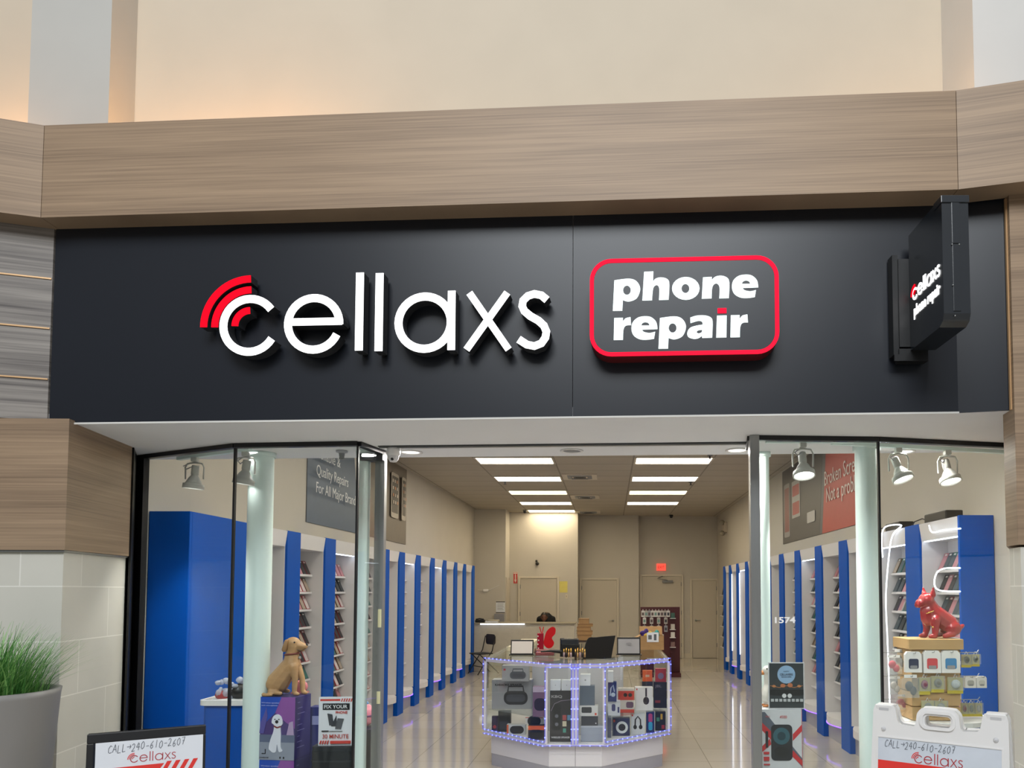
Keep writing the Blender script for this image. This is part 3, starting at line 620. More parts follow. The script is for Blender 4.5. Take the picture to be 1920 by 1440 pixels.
# ------------------------------------------------------------------ track spotlights
def track(px0, px1, y0, y1, Yl, label):
    a_ = atZ(px0, y0, ZS); b_ = atZ(px1, y1, ZS)
    o = put('light_track', MB().slab(a_, b_, ZS-.022, ZS-.001, .035), colw, bevel=.003); tag(o, label, 'light track')
sw = cm('#c6c7c2')
def spot(px, py_top, label, Yoff=0, tilt=(0, 0), cable=1):
    colw = sw; tilt = (-.3 if px > 1000 else .02, tilt[1])
    p = atZ(px, py_top, ZS)
    t_ = thing('track_spotlight', label, 'spotlight', (p.x, p.y, ZS-.022), group='spotlights in the shop windows')
    put('adapter', MB().box(-.02, -.02, -.03, .02, .02, 0), colw, t_, bevel=.004)
    put('yoke', MB().tube([(-.062, 0, -.15), (-.064, 0, -.07), (-.05, 0, -.042), (0, 0, -.036), (.05, 0, -.042), (.064, 0, -.07), (.062, 0, -.15)], .0055), colw, t_)
    R = Matrix.Translation((0, 0, -.13)) @ Matrix.Rotation(tilt[0], 4, 'X') @ Matrix.Rotation(tilt[1], 4, 'Y')
    put('lamp_head', MB().lathe([(1e-3, .075), (.022, .075), (.025, .068), (.025, .012), (.022, .010), (.022, .004), (.026, 0), (.038, -.018), (.052, -.05), (.066, -.054), (.068, -.086), (.062, -.086), (.060, -.06), (.03, -.012)], 28, M=R), colw, t_)
    put('bulb', MB().lathe([(1e-3, -.082), (.03, -.081), (.052, -.078), (.061, -.072)], 24, M=R), bulbe, t_)
    put('cable', MB().tube([(0, .01, -.03), (-.03*cable, 0, -.045), (-.05*cable, 0, -.06), (-.035*cable, 0, -.08), (-.01*cable, 0, -.062)], .004), lamg, t_)
track(335, 470, 857, 838.5, 0, 'short grey light track behind the left window'); track(1560, 1890, 827, 845, 0, 'grey light track behind the outer right window')
a_ = atZ(1436, 824, ZS); b_ = atZ(1600, 824, ZS); o = put('light_track', MB().slab(a_, b_, ZS-.022, ZS-.001, .03), colw); tag(o, 'short grey light track behind the inner right window', 'light track')
spot(366, 852, 'spotlight aimed down behind the outermost left pane', tilt=(.1, .1), cable=1.6)
spot(461, 841, 'spotlight partly hidden by the thick left column', tilt=(.15, .15))
spot(1505, 824, 'spotlight behind the inner right window, left of the thick column', tilt=(.1, 0))
spot(1684, 834, 'spotlight just right of the thick right column', tilt=(.12, -.25))
spot(1776, 838.5, 'outermost right spotlight, nearest the right pier', tilt=(.1, -.1))
for px in (366, 1505, 1684, 1776):
    p = atZ(px, 845, ZS); l = bpy.data.lights.new('spotlight_beam', 'SPOT'); l.energy = 30; l.spot_size = 1.5; l.spot_blend = .6; l.shadow_soft_size = .05; l.color = (1, .97, .92)
    o = bpy.data.objects.new('spotlight_beam', l); COL.objects.link(o); o.location = (p.x, p.y, ZS-.26)
# ================================================================== CABINETS
def sgn_x(side): return (XL, XFL) if side == 'left' else (XR, XFR)
HC = 2.325
def post(side, y0, y1, label, panel_only=False):
    xw, xf = sgn_x(side); s = 1 if side == 'left' else -1
    t_ = thing('blue_post', label, 'cabinet post', (xf, (y0+y1)/2, 0), group='blue posts along the %s wall' % side)
    d = abs(xw-xf) - .004; h = (y1-y0)/2
    put('body', MB().box(-s*d, -h, 0, 0, h, HC), blue, t_, bevel=.004)
    return t_
CASEC = ['#1c1d24', '#232a33', '#b9808a', '#7b2430', '#3c4a55', '#a99a8c', '#4d3a60', '#2f6f66', '#cfc6c8', '#5f4d38', '#a8323e', '#2c3157']
CNAME = ['black', 'dark slate', 'pink', 'dark red', 'grey', 'beige', 'purple', 'teal', 'pale pink', 'brown', 'red', 'indigo']
ORD = ['lowest', 'second lowest', 'third lowest', 'fourth lowest', 'middle', 'fourth highest', 'third highest', 'second highest', 'highest']
case_me = {}
def case_mesh(ci, w=.085, h=.160, t=.017):
    k = (ci, w)
    if k not in case_me:
        m = MB().box(-t, -w/2, 0, 0, w/2, h); m.box(0, -w/2+.008, .012, .0012, w/2-.008, h-.03, 1).box(0, -w*.2, h-.025, .0014, w*.2, h-.01, 2)
        c2 = CASEC[(0, 1, 2, 0, 4, 9, 0, 4, 2, 5, 8, 7)[ci]]
        case_me[k] = m.mesh('phone_case', [cm(CASEC[ci]), cm(c2), white])
    return case_me[k]
NBAY = {'left': 'left', 'right': 'right'}
CASES = []
def bay(side, y0, y1, idx, label, cases=(), glow=False, vled=False, topled=True, sign=False):
    xw, xf = sgn_x(side); s = 1 if side == 'left' else -1; L = y1-y0-.004
    t_ = thing('display_bay', label, 'display shelving', (xf, y0+.002, 0), group='white display bays along the %s wall' % side)
    xb_ = -.29*s*1.0
    dd = abs(xw-xf)-.004
    put('back_panel', MB().box(-s*dd, 0, .3, -s*(dd-.02), L, HC-.02), lam, t_)
    put('side_panel', MB().box(-s*(dd-.0205), 0, .3, -s*.02, .012, HC-.15), lam, t_); put('side_panel', MB().box(-s*(dd-.0205), L-.012, .3, -s*.02, L, HC-.15), lam, t_)
    prof_ = [(-.02*s, HC-.15), (0, HC-.005), (-s*dd, HC-.005), (-s*dd, HC-.15)]
    mm = MB(); vs = [(p[0], y, p[1]) for y in (0, L) for p in prof_]
    mm.add(vs, [(0, 1, 2, 3), (7, 6, 5, 4), (0, 4, 5, 1), (1, 5, 6, 2), (2, 6, 7, 3), (3, 7, 4, 0)])
    put('canopy', mm, lam, t_)
    bow = [(-s*dd, 0)] + [(s*(-.05 + .09*math.sin(PI*i/10)), L*i/10) for i in range(11)] + [(-s*dd, L)]
    put('bowed_base', MB().prism(bow, .22, .30, smooth=False), lam, t_)
    put('plinth', MB().box(-s*dd, 0, 0, -s*.06, L, .22), lamg, t_)
    if glow: put('purple_light_strip', MB().tube([(s*(-.05 + .09*math.sin(PI*i/10)), L*i/10, .212) for i in range(1, 10)], .006), ledp, t_)
    if topled: put('header_light', MB().box(-s*.05, .03, HC-.157, -s*.03, L-.03, HC-.151), ledh, t_)
    if vled: put('edge_light', MB().tube([(-s*.012, L-.03, .5), (-s*.012, L-.03, HC-.2)], .007), ledw, t_)
    n = 9
    for k in range(n):
        z = .48 + .18*k
        put('shelf', MB().box(-s*(dd-.0205), .0125, z-.008, -s*.13, L-.0125, z).box(-s*.135, .0125, z, -s*.13, L-.0125, z+.014), lam, t_)
    for k in range(n):
        z = .48 + .18*k
        for c in cases(k) if callable(cases) else ():
            ci, yy = c
            o = bpy.data.objects.new('phone_case', case_mesh(ci)); COL.objects.link(o)
            o.location = (xf - s*.137 - (0), y0 + yy, z + .0085); o.rotation_euler = (0, -s*.42, 0) if side == 'left' else (0, .42, PI)
            if side == 'right': o.rotation_euler = (0, -.42, PI)
            g = '%s phone cases on the %s shelf of the %s' % (CNAME[ci], ORD[k], label.split(' display')[0])
            tag(o, '%s phone case on the %s shelf, %s' % (CNAME[ci], ORD[k], idx), 'phone case', g)
    return t_
random.seed(3)
def fill(n, L, frm=0, ks=range(10), pal=None):
    def f(k):
        if k not in ks: return []
        st = (L-.14)/max(n-1, 1); out = []
        for i in range(frm, n):
            out.append(((pal or (lambda: random.randrange(12)))(), .07 + st*i))
        return out
    return f
# left wall
put('kick', MB(), blue) if False else None
t_ = thing('end_cabinet', 'wide plain blue cabinet end nearest the left window', 'cabinet', (XFL, 5.31, 0))
put('end_panel', MB().box(-(XFL-XL)+.004, 0, .79, 0, .03, 2.33), blue, t_, bevel=.003)
put('side_panel', MB().box(-.03, .0305, 0, 0, .60, 2.33), blue, t_, bevel=.003); put('painted_reflection_panel', MB().box(-(XFL-XL)+.004, .004, 0, 0, .03, .789), blk, t_)  # black lower panel imitates a dark reflection low in the window
put('top', MB().box(-(XFL-XL)+.004, .0305, 2.3, -.0305, .60, 2.32), blue, t_)
NTH = ['first', 'second', 'third', 'fourth', 'fifth', 'sixth', 'seventh', 'eighth', 'ninth', 'tenth', 'eleventh', 'twelfth']
LP_ = [5.915, 6.93, 7.86, 8.86, 9.86, 10.63, 11.55, 12.50, 13.42, 14.4, 15.3, 16.28]
for i, y in enumerate(LP_):
    post('left', y, y+(.30 if i else .24), '%s blue post from the front along the left wall' % NTH[i])
    if i < len(LP_)-1:
        y0, y1 = y+(.30 if i else .24), LP_[i+1]; L = y1-y0
        if i in (1, 2, 3): cf = fill(6, L, 2 if i > 1 else 3, pal=lambda: random.choice([3, 10, 0, 0, 1, 3, 10, 2, 11, 9]))
        elif i == 0: cf = fill(6, L, 4)
        elif i in (4, 6, 9): cf = (lambda k, L=L: [(0, L-.1)] if k in (3, 5, 7) else [])
        else: cf = (lambda k: [])
        bay('left', y0, y1, '%s bay from front, left wall' % NTH[i], '%s white display bay from the front, left wall' % NTH[i], cf, glow=i in (5, 7, 9), topled=i in (2, 5, 7), vled=False)
# right wall
t_ = thing('end_cabinet', 'wide plain blue cabinet end nearest the right window', 'cabinet', (XFR, 5.535, 0))
put('end_panel', MB().box(0, 0, 0, XR-XFR-.004, .03, HC), blue, t_, bevel=.003)
RP_ = [6.26, 7.26, 8.17, 9.16, 10.2, 11.17, 12.1, 13.1, 14.05, 15.05, 16.0, 16.8]
prev = 5.567
for i, y in enumerate(RP_):
    L = y-prev
    rpal = lambda: random.choice([0, 0, 1, 1, 4, 4, 7, 7, 5, 2, 8, 6, 9, 0, 3])
    if i == 0: cf = fill(8, L, pal=rpal)
    elif i == 1: cf = fill(6, L, 1, pal=rpal)
    elif i in (2, 3, 4, 5): cf = fill(5, L, 3, range(1, 10), rpal)
    elif i in (8, 9): cf = (lambda k, L=L: [(0, L-.1)] if k in (2, 5, 6) else [])
    else: cf = lambda k: []
    bay('right', prev, y, '%s bay from front, right wall' % NTH[i], '%s white display bay from the front, right wall' % NTH[i], cf, glow=i in (3, 4, 5, 10), vled=i in (9, 10), topled=i in (0, 1, 4, 9))
    post('right', y, y+.30, '%s blue post from the front along the right wall' % NTH[i])
    prev = y+.30
# white LED rope in the nearest right bays
P = lambda x, y, X=XFR-.03: atX(x, y, X)
def rope(name, label, pts, r, m_, cat='light strip'):
    Q = []
    for i in range(len(pts)-1):
        a_, b_, c_, d_ = Vector(pts[max(i-1, 0)]), Vector(pts[i]), Vector(pts[i+1]), Vector(pts[min(i+2, len(pts)-1)])
        for k in range(5):
            t = k/5; Q.append(.5*((2*b_) + (c_-a_)*t + (2*a_-5*b_+4*c_-d_)*t*t + (3*b_-a_-3*c_+d_)*t**3))
    Q.append(Vector(pts[-1])); o = put(name, MB().tube(Q, r, 6), m_); return tag(o, label, cat)
XX = XFR - .02
rope('light_strip', 'bright white light strip hanging down the second right bay', [P(1655, 1045, XX), P(1653, 1010, XX), P(1660, 988, XX), P(1690, 985, XX), P(1674, 1003, XX), P(1667, 1040, XX), P(1661, 1120, XX), P(1664, 1200, XX), P(1667, 1280, XX), P(1669, 1340, XX)], .0065, ledw)
rope('light_strip', 'looped white light strip in the nearest right bay', [P(1800, 1065, XX), P(1770, 1066, XX), P(1756, 1075, XX), P(1752, 1095, XX), P(1762, 1107, XX), P(1800, 1109, XX)], .0055, ledw)
rope('light_strip', 'white light strip along the top of the nearest right bay', [P(1801, 991, XX), P(1770, 994, XX), P(1748, 998, XX), P(1742, 985, XX)], .0055, ledw)
# adapters on top of the right cabinets
for px0, px1, yb, lb in ((1748, 1790, 974, 'black power box on top of the nearest right cabinet'), (1673, 1700, 991, 'black adapter with a cable on top of the second right bay')):
    a_ = atZ(px0, yb, HC); 
    X = XFR + .12; q0 = atX(px0, yb, X).y; q1 = atX(px1, yb, X).y
    t_ = thing('power_box', lb, 'power box', (X, (q0+q1)/2, HC+.0005)); h = abs(q0-q1)/2
    put('case', MB().box(-.07, -h, .0005, .07, h, .075), blk, t_, bevel=.01); put('cable', MB().tube([(-.04, h, .03), (-.06, h+.06, .05), (-.1, h+.12, .03), (-.09, h+.2, .002)], .005), blk, t_)
# black case shelves at the far right
t_ = thing('wall_shelving', 'narrow wall shelving of black cases beside the last right post', 'shelving', (XR, 17.6, 0))
put('back_panel', MB().box(-.03, -.3, .3, -.004, .3, 2.0), lam, t_)
for k in range(6):
    z = .45 + .245*k; put('shelf', MB().box(-.22, -.3, z-.012, -.031, .3, z), lam, t_)
random.seed(5)
for k in range(6):
    z = .45 + .245*k
    for j in range(4):
        y = 17.6 - .22 + j*.14; w_ = .05
        o = put('cased_item', MB().box(-.012, -w_, 0, .012, w_, .19).box(-.0135, -w_*.7, .03, -.012, w_*.7, .14, 1), [blk, dgrey]); o.location = (XR-.17-.001, y, z+.0005); o.rotation_euler = (0, .2, 0)
        tag(o, 'black cased item on the narrow wall shelving at the far right, %s shelf' % ('lowest', 'second', 'third', 'fourth', 'fifth', 'topmost')[k], 'cased item', 'black cased items, %s shelf' % ('lowest', 'second', 'third', 'fourth', 'fifth', 'topmost')[k])
# ================================================================== KIOSK
KA, KB, KC, KD = (-1.262, 7.64), (-.592, 7.02), (-.05, 7.02), (.597, 7.60)
KH = 1.085; K0 = .34; KY = 10.1
kt = thing('display_counter', 'glass display counter island outlined by blue lights in the middle of the shop', 'display counter', (-.33, 7.02, 0))
def KL(p): return (p[0]+.33, p[1]-7.02)
outer = [KL(KA), KL(KB), KL(KC), KL(KD), KL((.597, KY)), KL((-1.262, KY))]
def inset(pl, d):
    c_ = (0, 1.2); out = []
    n = len(pl)
    for i in range(n):
        a_, b_, c2 = Vector(pl[i-1]), Vector(pl[i]), Vector(pl[(i+1) % n]); d1 = (b_-a_).normalized(); d2 = (c2-b_).normalized()
        n1 = Vector((-d1.y, d1.x)); n2 = Vector((-d2.y, d2.x)); bi = (n1+n2).normalized(); out.append(tuple(b_ + bi*d/max(bi.dot(n1), .3)))
    return out
def ring(m_, out_, inn, z0, z1, mi=0):
    n = len(out_)
    for i in range(n-1):     # open at the back side between last and first handled too
        j = (i+1) % n; m_.prism([out_[i], out_[j], inn[j], inn[i]], z0, z1, mi)
    return m_
# ring runs A..D.. back right; left run is A-last
o_ = outer; i_ = inset(outer, .48)
def kring(z0, z1, din=0.0, w_=.48):
    oo = inset(outer, din) if din else outer; ii = inset(outer, w_); m_ = MB()
    for i, j in ((0, 1), (1, 2), (2, 3), (3, 4), (5, 0)): m_.prism([oo[i], oo[j], ii[j], ii[i]], z0, z1)
    return m_
put('base', kring(.12, K0-.021, .06), lam, kt); put('kick_plate', kring(0, .1195, .065, .40), lamg, kt)
put('floor_panel', kring(K0-.0205, K0, .0), lam, kt); put('top', kring(KH-.012, KH, .0), cglass, kt); put('inner_wall', kring(K0+.001, KH-.013, .455, .475), lam, kt)
top2 = kring(KH-.03, KH-.0125, .02, .028)
put('top_frame', kring(KH-.04, KH-.0125, .001, .02), lam, kt)
for i, j in ((0, 1), (2, 3), (3, 4), (5, 0)):
    a_, b_ = Vector(o_[i]), Vector(o_[j]); d_ = (b_-a_).normalized()*.02; put('glass_panel', MB().slab(a_+d_, b_-d_, K0+.001, KH-.041, .006), cglass, kt)
a_, b_ = Vector(o_[1]), Vector(o_[2]); mid = (a_+b_)/2; g = .018
put('glass_panel', MB().slab(a_+Vector((.02, 0)), mid-Vector((g, 0)), K0+.001, KH-.041, .006), cglass, kt); put('glass_panel', MB().slab(mid+Vector((g, 0)), b_-Vector((.02, 0)), K0+.001, KH-.041, .006), cglass, kt)
for i in range(4): p = o_[i]; put('corner_post', MB().box(p[0]-.012, p[1]-.004, K0+.001, p[0]+.012, p[1]+.02, KH-.041), lam, kt)
put('centre_post', MB().box(mid.x-.03, mid.y-.004, K0+.001, mid.x+.03, mid.y+.03, KH-.041), lam, kt)
put('joint_line', MB().box(mid.x-.002, mid.y+.0565, .121, mid.x+.002, mid.y+.06, K0-.022), mgrey, kt)
def kshelf(i, j, z, d0=.03, d1=.40):
    oo, ii = inset(outer, d0), inset(outer, d1); t0, t1 = (0, .86) if i == 0 else (.12, 1); lp2 = lambda P, Q, t: tuple(Vector(P).lerp(Vector(Q), t)); return MB().prism([lp2(oo[i], oo[j], t0), lp2(oo[i], oo[j], t1), lp2(ii[i], ii[j], t1), lp2(ii[i], ii[j], t0)], z-.006, z)
ZSH = .565
put('shelf', kshelf(0, 1, ZSH), cglass, kt); put('shelf', kshelf(2, 3, ZSH, .05), cglass, kt)
# blue light rope round the counter
rt = thing('light_rope', 'blue light rope taped along the edges of the glass display counter', 'light rope', (-.33, 7.02, 0))
tb = MB(); bl = MB(); DI = []; oo = inset(outer, -.021)
def lrope(a_, b_, sp=.062, jit=0):
    a_, b_ = Vector(a_), Vector(b_); n = max(2, int((b_-a_).length/sp)); tb.tube([a_, b_], .004, 6)
    for i in range(n): p = a_.lerp(b_, (i+.5)/n); DI.append((p.x, p.y-.004, p.z))
def q(i, z): return (oo[i][0], oo[i][1], z)
for z in (KH-.002, ): lrope(q(0, z), q(1, z)); lrope(q(2, z), q(3, z)); 
lrope(q(1, KH-.006), q(2, KH-.006), .085); lrope(q(1, KH-.035), q(2, KH-.035), .085); lrope(q(2, KH-.036), q(3, KH-.036), .065)
lrope(q(0, K0+.03), q(1, K0+.02)); lrope(q(0, K0-.012), q(1, K0-.018)); lrope(q(2, K0+.02), q(3, K0+.03)); lrope(q(2, K0-.018), q(3, K0-.012)); lrope(q(1, K0-.012), q(2, K0-.012), .08)
lrope(q(0, K0+.03), q(0, KH-.02), .085); lrope(q(1, K0+.02), q(1, KH-.03), .085); lrope(q(2, K0+.02), q(2, KH-.03), .07); lrope(q(3, K0+.03), q(3, KH-.02), .085)
for dx in (-.034, -.006, .026): lrope((mid.x+dx, oo[1][1], K0), (mid.x+dx, oo[1][1], KH), .088)
put('tube', tb, ledb2, rt); 
dm = MB().ball((0, 0, 0), .0065, 6).mesh('diode', [ledb])
for i, p in enumerate(DI):
    if i < 100: o = bpy.data.objects.new('diode', dm); COL.objects.link(o); o.parent = rt; o.location = p
    else: bl.ball(p, .0065, 6)
o = put('diodes', bl, ledb, rt); o['kind'] = 'stuff'
# boxes inside the counter
def facetY(x):
    pts_ = [KA, KB, KC, KD]
    for a_, b_ in zip(pts_, pts_[1:]):
        for t in range(21):
            X = a_[0]+(b_[0]-a_[0])*t/20; Y = a_[1]+(b_[1]-a_[1])*t/20
            if PPX + F*X/Y >= x: return Y
    return KD[1]
def pbox(x0, y0, x1, y1, col, label, deco=(), zb=None, dep=.1, th=.09, yaw=0, side=None, h=None, cat='boxed product', name='product_box'):
    Y = facetY(x0 if x1 < 1040 else (x1 if x0 > 1120 else (x0+x1)/2)) + dep
    if x0 < 1026: Y = facetY(x0) + dep*.6
    a_ = atY(x0, y1, Y); b_ = atY(x1, y0, Y); wd = b_.x-a_.x; z = a_.z if zb is None else zb; hh = h or (b_.z - z)
    if zb == K0+.001 and (x1 < 1028 or x0 > 1145): hh = min(hh, ZSH-.016-z)
    elif zb is not None and K0+.01 < z < ZSH-.02 and x1 < 1028: hh = min(hh, ZSH-.02-z)
    t_ = thing(name, label, cat, ((a_.x+b_.x)/2, Y, z+.0008), yaw, group='boxed products inside the glass counter')
    put('carton', MB().box(-wd/2, 0, 0, wd/2, th, hh), cm(col), t_, bevel=.001)
    draw(deco, wd, hh, t_)
    return t_, hh, Y
def draw(deco, wd, hh, par, y=0):
    k = .0006
    for dsc in deco:
        kd, c_ = dsc[0], dsc[1]; M = Matrix.Translation((-wd/2, y, 0)) @ UP; a = dsc[2:]
        if kd == 'r': put(dsc[6] if len(dsc) > 6 else 'print', MB().prism([(a[0]*wd, a[1]*hh), (a[2]*wd, a[1]*hh), (a[2]*wd, a[3]*hh), (a[0]*wd, a[3]*hh)], 0, k), cm(c_), par, M)
        elif kd == 'p': put('print', MB().prism([(p[0]*wd, p[1]*hh) for p in a[0]], 0, k), cm(c_), par, M)
        elif kd == 'rr': put('print', MB().prism(rrect(a[0]*wd, a[1]*hh, a[2]*wd, a[3]*hh, min((a[2]-a[0])*wd, (a[3]-a[1])*hh)*a[4]), 0, k), cm(c_), par, M)
        elif kd == 'o': put('print', MB().prism([(a[0]*wd + a[2]*wd*math.cos(t*PI/12), a[1]*hh + a[3]*wd*math.sin(t*PI/12)) for t in range(24)], 0, k), cm(c_), par, M)
        elif kd == 'l': put('print', MB().ribbon([(p[0]*wd, p[1]*hh) for p in a[0]], a[1]*wd, 0, k), cm(c_), par, M)
        elif kd == 't': put('lettering', text(a[0], a[3]*hh, a[4]*wd, .0004, bold=(a[5] if len(a) > 5 else 0)), cm(c_), par, M @ Matrix.Translation((a[1]*wd, a[2]*hh, k)))
        k += .0006
spk = lambda c='#2a2c33': [('rr', c, .3, .15, .9, .62, .45), ('l', c, [(.4, .6), (.42, .78), (.78, .78), (.8, .6)], .02), ('rr', '#4a4d58', .36, .25, .84, .5, .45)]
headph = [('l', '#23242b', [(.3, .4), (.32, .7), (.5, .85), (.68, .7), (.7, .4)], .05), ('o', '#23242b', .3, .35, .13, .16), ('o', '#23242b', .7, .35, .13, .16)]
b, h, Y = pbox(922, 1275, 997, 1333, '#9c9da3', 'large grey karaoke speaker box on the left shelf of the glass counter', [('t', '#2b2b30', 'KARAOKE SPEAKER', .08, .80, .07, .68, .0012)] + spk(), zb=ZSH, th=.16)
pbox(941, 1248, 991, 1275, '#a7a8ae', 'grey portable speaker box with a handle picture, on the karaoke box', [('r', '#b03038', .06, .68, .14, .8)] + spk('#555862'), zb=ZSH+h+.001, th=.12)
pbox(999, 1288, 1025, 1333, '#7a5e78', 'purple speaker box beside the karaoke box', [('rr', '#2c2238', .1, .2, .95, .62, .4), ('r', '#b9a8bd', 0, .82, 1, 1)], zb=ZSH, th=.1, dep=.05)
zf = K0+.001
def low(*a, **k): return pbox(*a, zb=zf, **k)
low(922, 1343, 933, 1368, '#3a3350', 'narrow dark box standing at the left corner of the glass counter', [('o', '#b0404a', .5, .3, .3, .3)], th=.05)
tt, h1, Y1 = low(950, 1359, 985, 1377, '#c9cacd', 'low white and orange speaker box at the bottom left of the counter', [('r', '#d9633a', 0, 0, .1, 1), ('rr', '#23242a', .17, .12, .92, .88, .5)], th=.08)
low(934, 1333, 957, 1362, '#23252d', 'black box in the lower left of the glass counter', [('r', '#3a3d48', .1, .1, .9, .5)], th=.07, dep=.22)
tt, h2, Y2 = pbox(990, 1361, 1025, 1384, '#3a3440', 'orange topped dark speaker box, second along the counter bottom', [('r', '#d9633a', 0, .7, 1, 1), ('rr', '#1c1d22', .08, .08, .8, .72, .4)], zb=zf, th=.1, dep=.05)
pbox(985, 1336, 1018, 1361, '#d6d3d2', 'white box with a dark oval speaker, on the orange topped box', [('r', '#c04a3a', 0, .9, 1, 1), ('o', '#222329', .5, .45, .38, .33)], zb=zf+h2+.004, th=.07, dep=.10)
t3, h3, Y3 = pbox(1031, 1295, 1072, 1386, '#2e2c31', 'tall black wireless speaker box left of the centre post', [('t', '#9a989a', 'KBQ', .06, .86, .05, .5, .0012), ('rr', '#17181d', .12, .22, .5, .75, .3), ('o', '#6b6d78', .31, .34, .08, .08), ('o', '#6b6d78', .31, .5, .08, .08),
      ('l', '#8a7f90', [(.05, .6), (.2, .74), (.5, .8), (.95, .82)], .012), ('r', '#a4464a', .58, .42, .76, .52), ('r', '#c8c0a8', .58, .3, .76, .4), ('r', '#4a9a8a', .6, .18, .74, .26), ('r', '#5a8ab0', .8, .42, .95, .52), ('t', '#c9c9cc', 'WIRELESS SPEAKER', .06, .07, .035, .86, .0006)], zb=zf, th=.14)
pbox(1032, 1275, 1051, 1295, '#d3d6de', 'left one of two small white boxes on the tall black speaker box', [('o', '#9a9ca5', .5, .5, .05, .05)], zb=zf+h3+.001, th=.05)
pbox(1053, 1275, 1072, 1295, '#d8dae0', 'right one of two small white boxes on the tall black speaker box', [('o', '#9a9ca5', .5, .5, .05, .05)], zb=zf+h3+.001, th=.05)
z = zf
for x0, y0, x1, y1, c_, lb, dc in ((1089, 1361, 1134, 1386, '#9aa0b0', 'long pale box at the bottom right of the centre post', [('r', '#b9bdc9', 0, .9, 1, 1)]), (1090, 1343, 1121, 1361, '#2f3240', 'dark grey box above the long pale box in the counter', [('o', '#d0d0d8', .88, .25, .04, .04)]),
                          (1087, 1323, 1121, 1343, '#d3d2d3', 'white soundbar speaker box right of the centre post', [('rr', '#33343b', .1, .3, .66, .85, .2), ('r', '#c9473a', .83, .08, .93, .3)]), (1087, 1286, 1115, 1322, '#5b6676', 'plain slate box right of the centre post', []), (1088, 1265, 1107, 1285, '#d9dbe0', 'small white box atop the plain slate box', [('o', '#8c8f99', .5, .5, .08, .08)])):
    tt, hq, _ = pbox(x0, y0, x1, y1, c_, lb, dc, zb=z, th=.1 if hq_big else .1) if False else pbox(x0, y0, x1, y1, c_, lb, dc, zb=z, th=.1)
    z += hq + .001
z2 = zf
for x0, y0, x1, y1, c_, lb, dc in ((1139, 1338, 1146, 1384, '#5a5f78', 'slim grey box standing by the right corner post', []),):
    pbox(x0, y0, x1, y1, c_, lb, dc, zb=zf, th=.06, dep=.2)
z = ZSH
for x0, y0, x1, y1, c_, lb, dc in ((1140, 1315, 1163, 1333, '#c9ccd6', 'white box with a small blue picture on the right shelf', [('rr', '#28306a', .3, .3, .6, .8, .4), ('r', '#28306a', .78, .2, .92, .6)]),
                          (1140, 1279, 1156, 1315, '#1d2f6b', 'blue headphones box on the right shelf', [('l', '#a9b4c9', [(.25, .3), (.35, .7), (.6, .85), (.75, .5)], .06), ('o', '#a9b4c9', .6, .35, .25, .25)]), (1140, 1259, 1150, 1278, '#d9dbe0', 'narrow white box on the blue headphones box', [])):
    tt, hq, _ = pbox(x0, y0, x1, y1, c_, lb, dc, zb=z, th=.1, dep=.08); z += hq + .001
tt, hq, _ = pbox(1159, 1291, 1189, 1333, '#c8c0ba', 'white and red earbuds box on the right shelf', [('r', '#c23a30', 0, .52, 1, .9), ('o', '#222', .45, .73, .12, .12), ('o', '#222', .75, .73, .12, .12), ('r', '#c23a30', 0, 0, 1, .14), ('rr', '#5a3a5a', .5, .2, .95, .45, .3)], zb=ZSH, th=.09, dep=.13)
pbox(1191, 1289, 1224, 1332, '#e0dcdf', 'white box with a large dark headphone picture on the right shelf', [('r', '#c23a30', .06, .88, .13, .95), ('o', '#2a1c2c', .62, .42, .17, .22), ('l', '#2a1c2c', [(.62, .6), (.62, .97)], .05)], zb=ZSH, th=.1, dep=.10)
tt, hq, _ = pbox(1226, 1279, 1250, 1332, '#26222c', 'dark box pile at the right end of the counter shelf', [('t', '#8a8090', 'JBL', .1, .8, .1, .5), ('r', '#8a3038', .1, .2, .5, .3)], zb=ZSH, th=.1, dep=.10)
pbox(1229, 1254, 1249, 1279, '#a8343c', 'red headphones box on the dark box pile', [('o', '#7a6a8a', .5, .45, .28, .3)], zb=ZSH+hq+.001, th=.07, dep=.10)
tt, hq, _ = pbox(1204, 1279, 1224, 1288, '#3b3844', 'small dark box lying behind the headphones boxes', [], zb=ZSH, th=.08, dep=.24, h=.27)
pbox(1205, 1257, 1223, 1279, '#d9602f', 'tilted bright orange box near the top of the counter', [('r', '#c9a890', .3, .4, .7, .6)], zb=ZSH+hq+.001, th=.04, dep=.24)
low(1148, 1347, 1181, 1384, '#1f2c58', 'dark blue box with a white ring speaker picture', [('o', '#d9dce0', .55, .48, .34, .34), ('o', '#1d2236', .55, .48, .2, .2), ('r', '#c9473a', .06, .78, .16, .92), ('r', '#5f6878', 0, 0, .06, 1)], th=.1, dep=.16)
low(1183, 1334, 1209, 1378, '#d3d5da', 'white box with grey headphones picture at the counter bottom', headph + [('r', '#c9473a', .06, .86, .16, .94)], th=.07, dep=.08)
low(1212, 1333, 1227, 1374, '#1f2b66', 'blue box with a pink and cyan bottle speaker picture', [('rr', '#b0407a', .25, .5, .75, .92, .4), ('rr', '#3aa0c8', .25, .12, .75, .52, .4)], th=.08, dep=.08)
low(1229, 1335, 1248, 1372, '#22242e', 'dark box of small gadgets at the right end of the counter bottom', [('r', '#c9a03a', .5, .6, .7, .9), ('r', '#4a8a7a', .1, .5, .4, .7), ('r', '#b03a40', .6, .1, .9, .3)], th=.08, dep=.08)
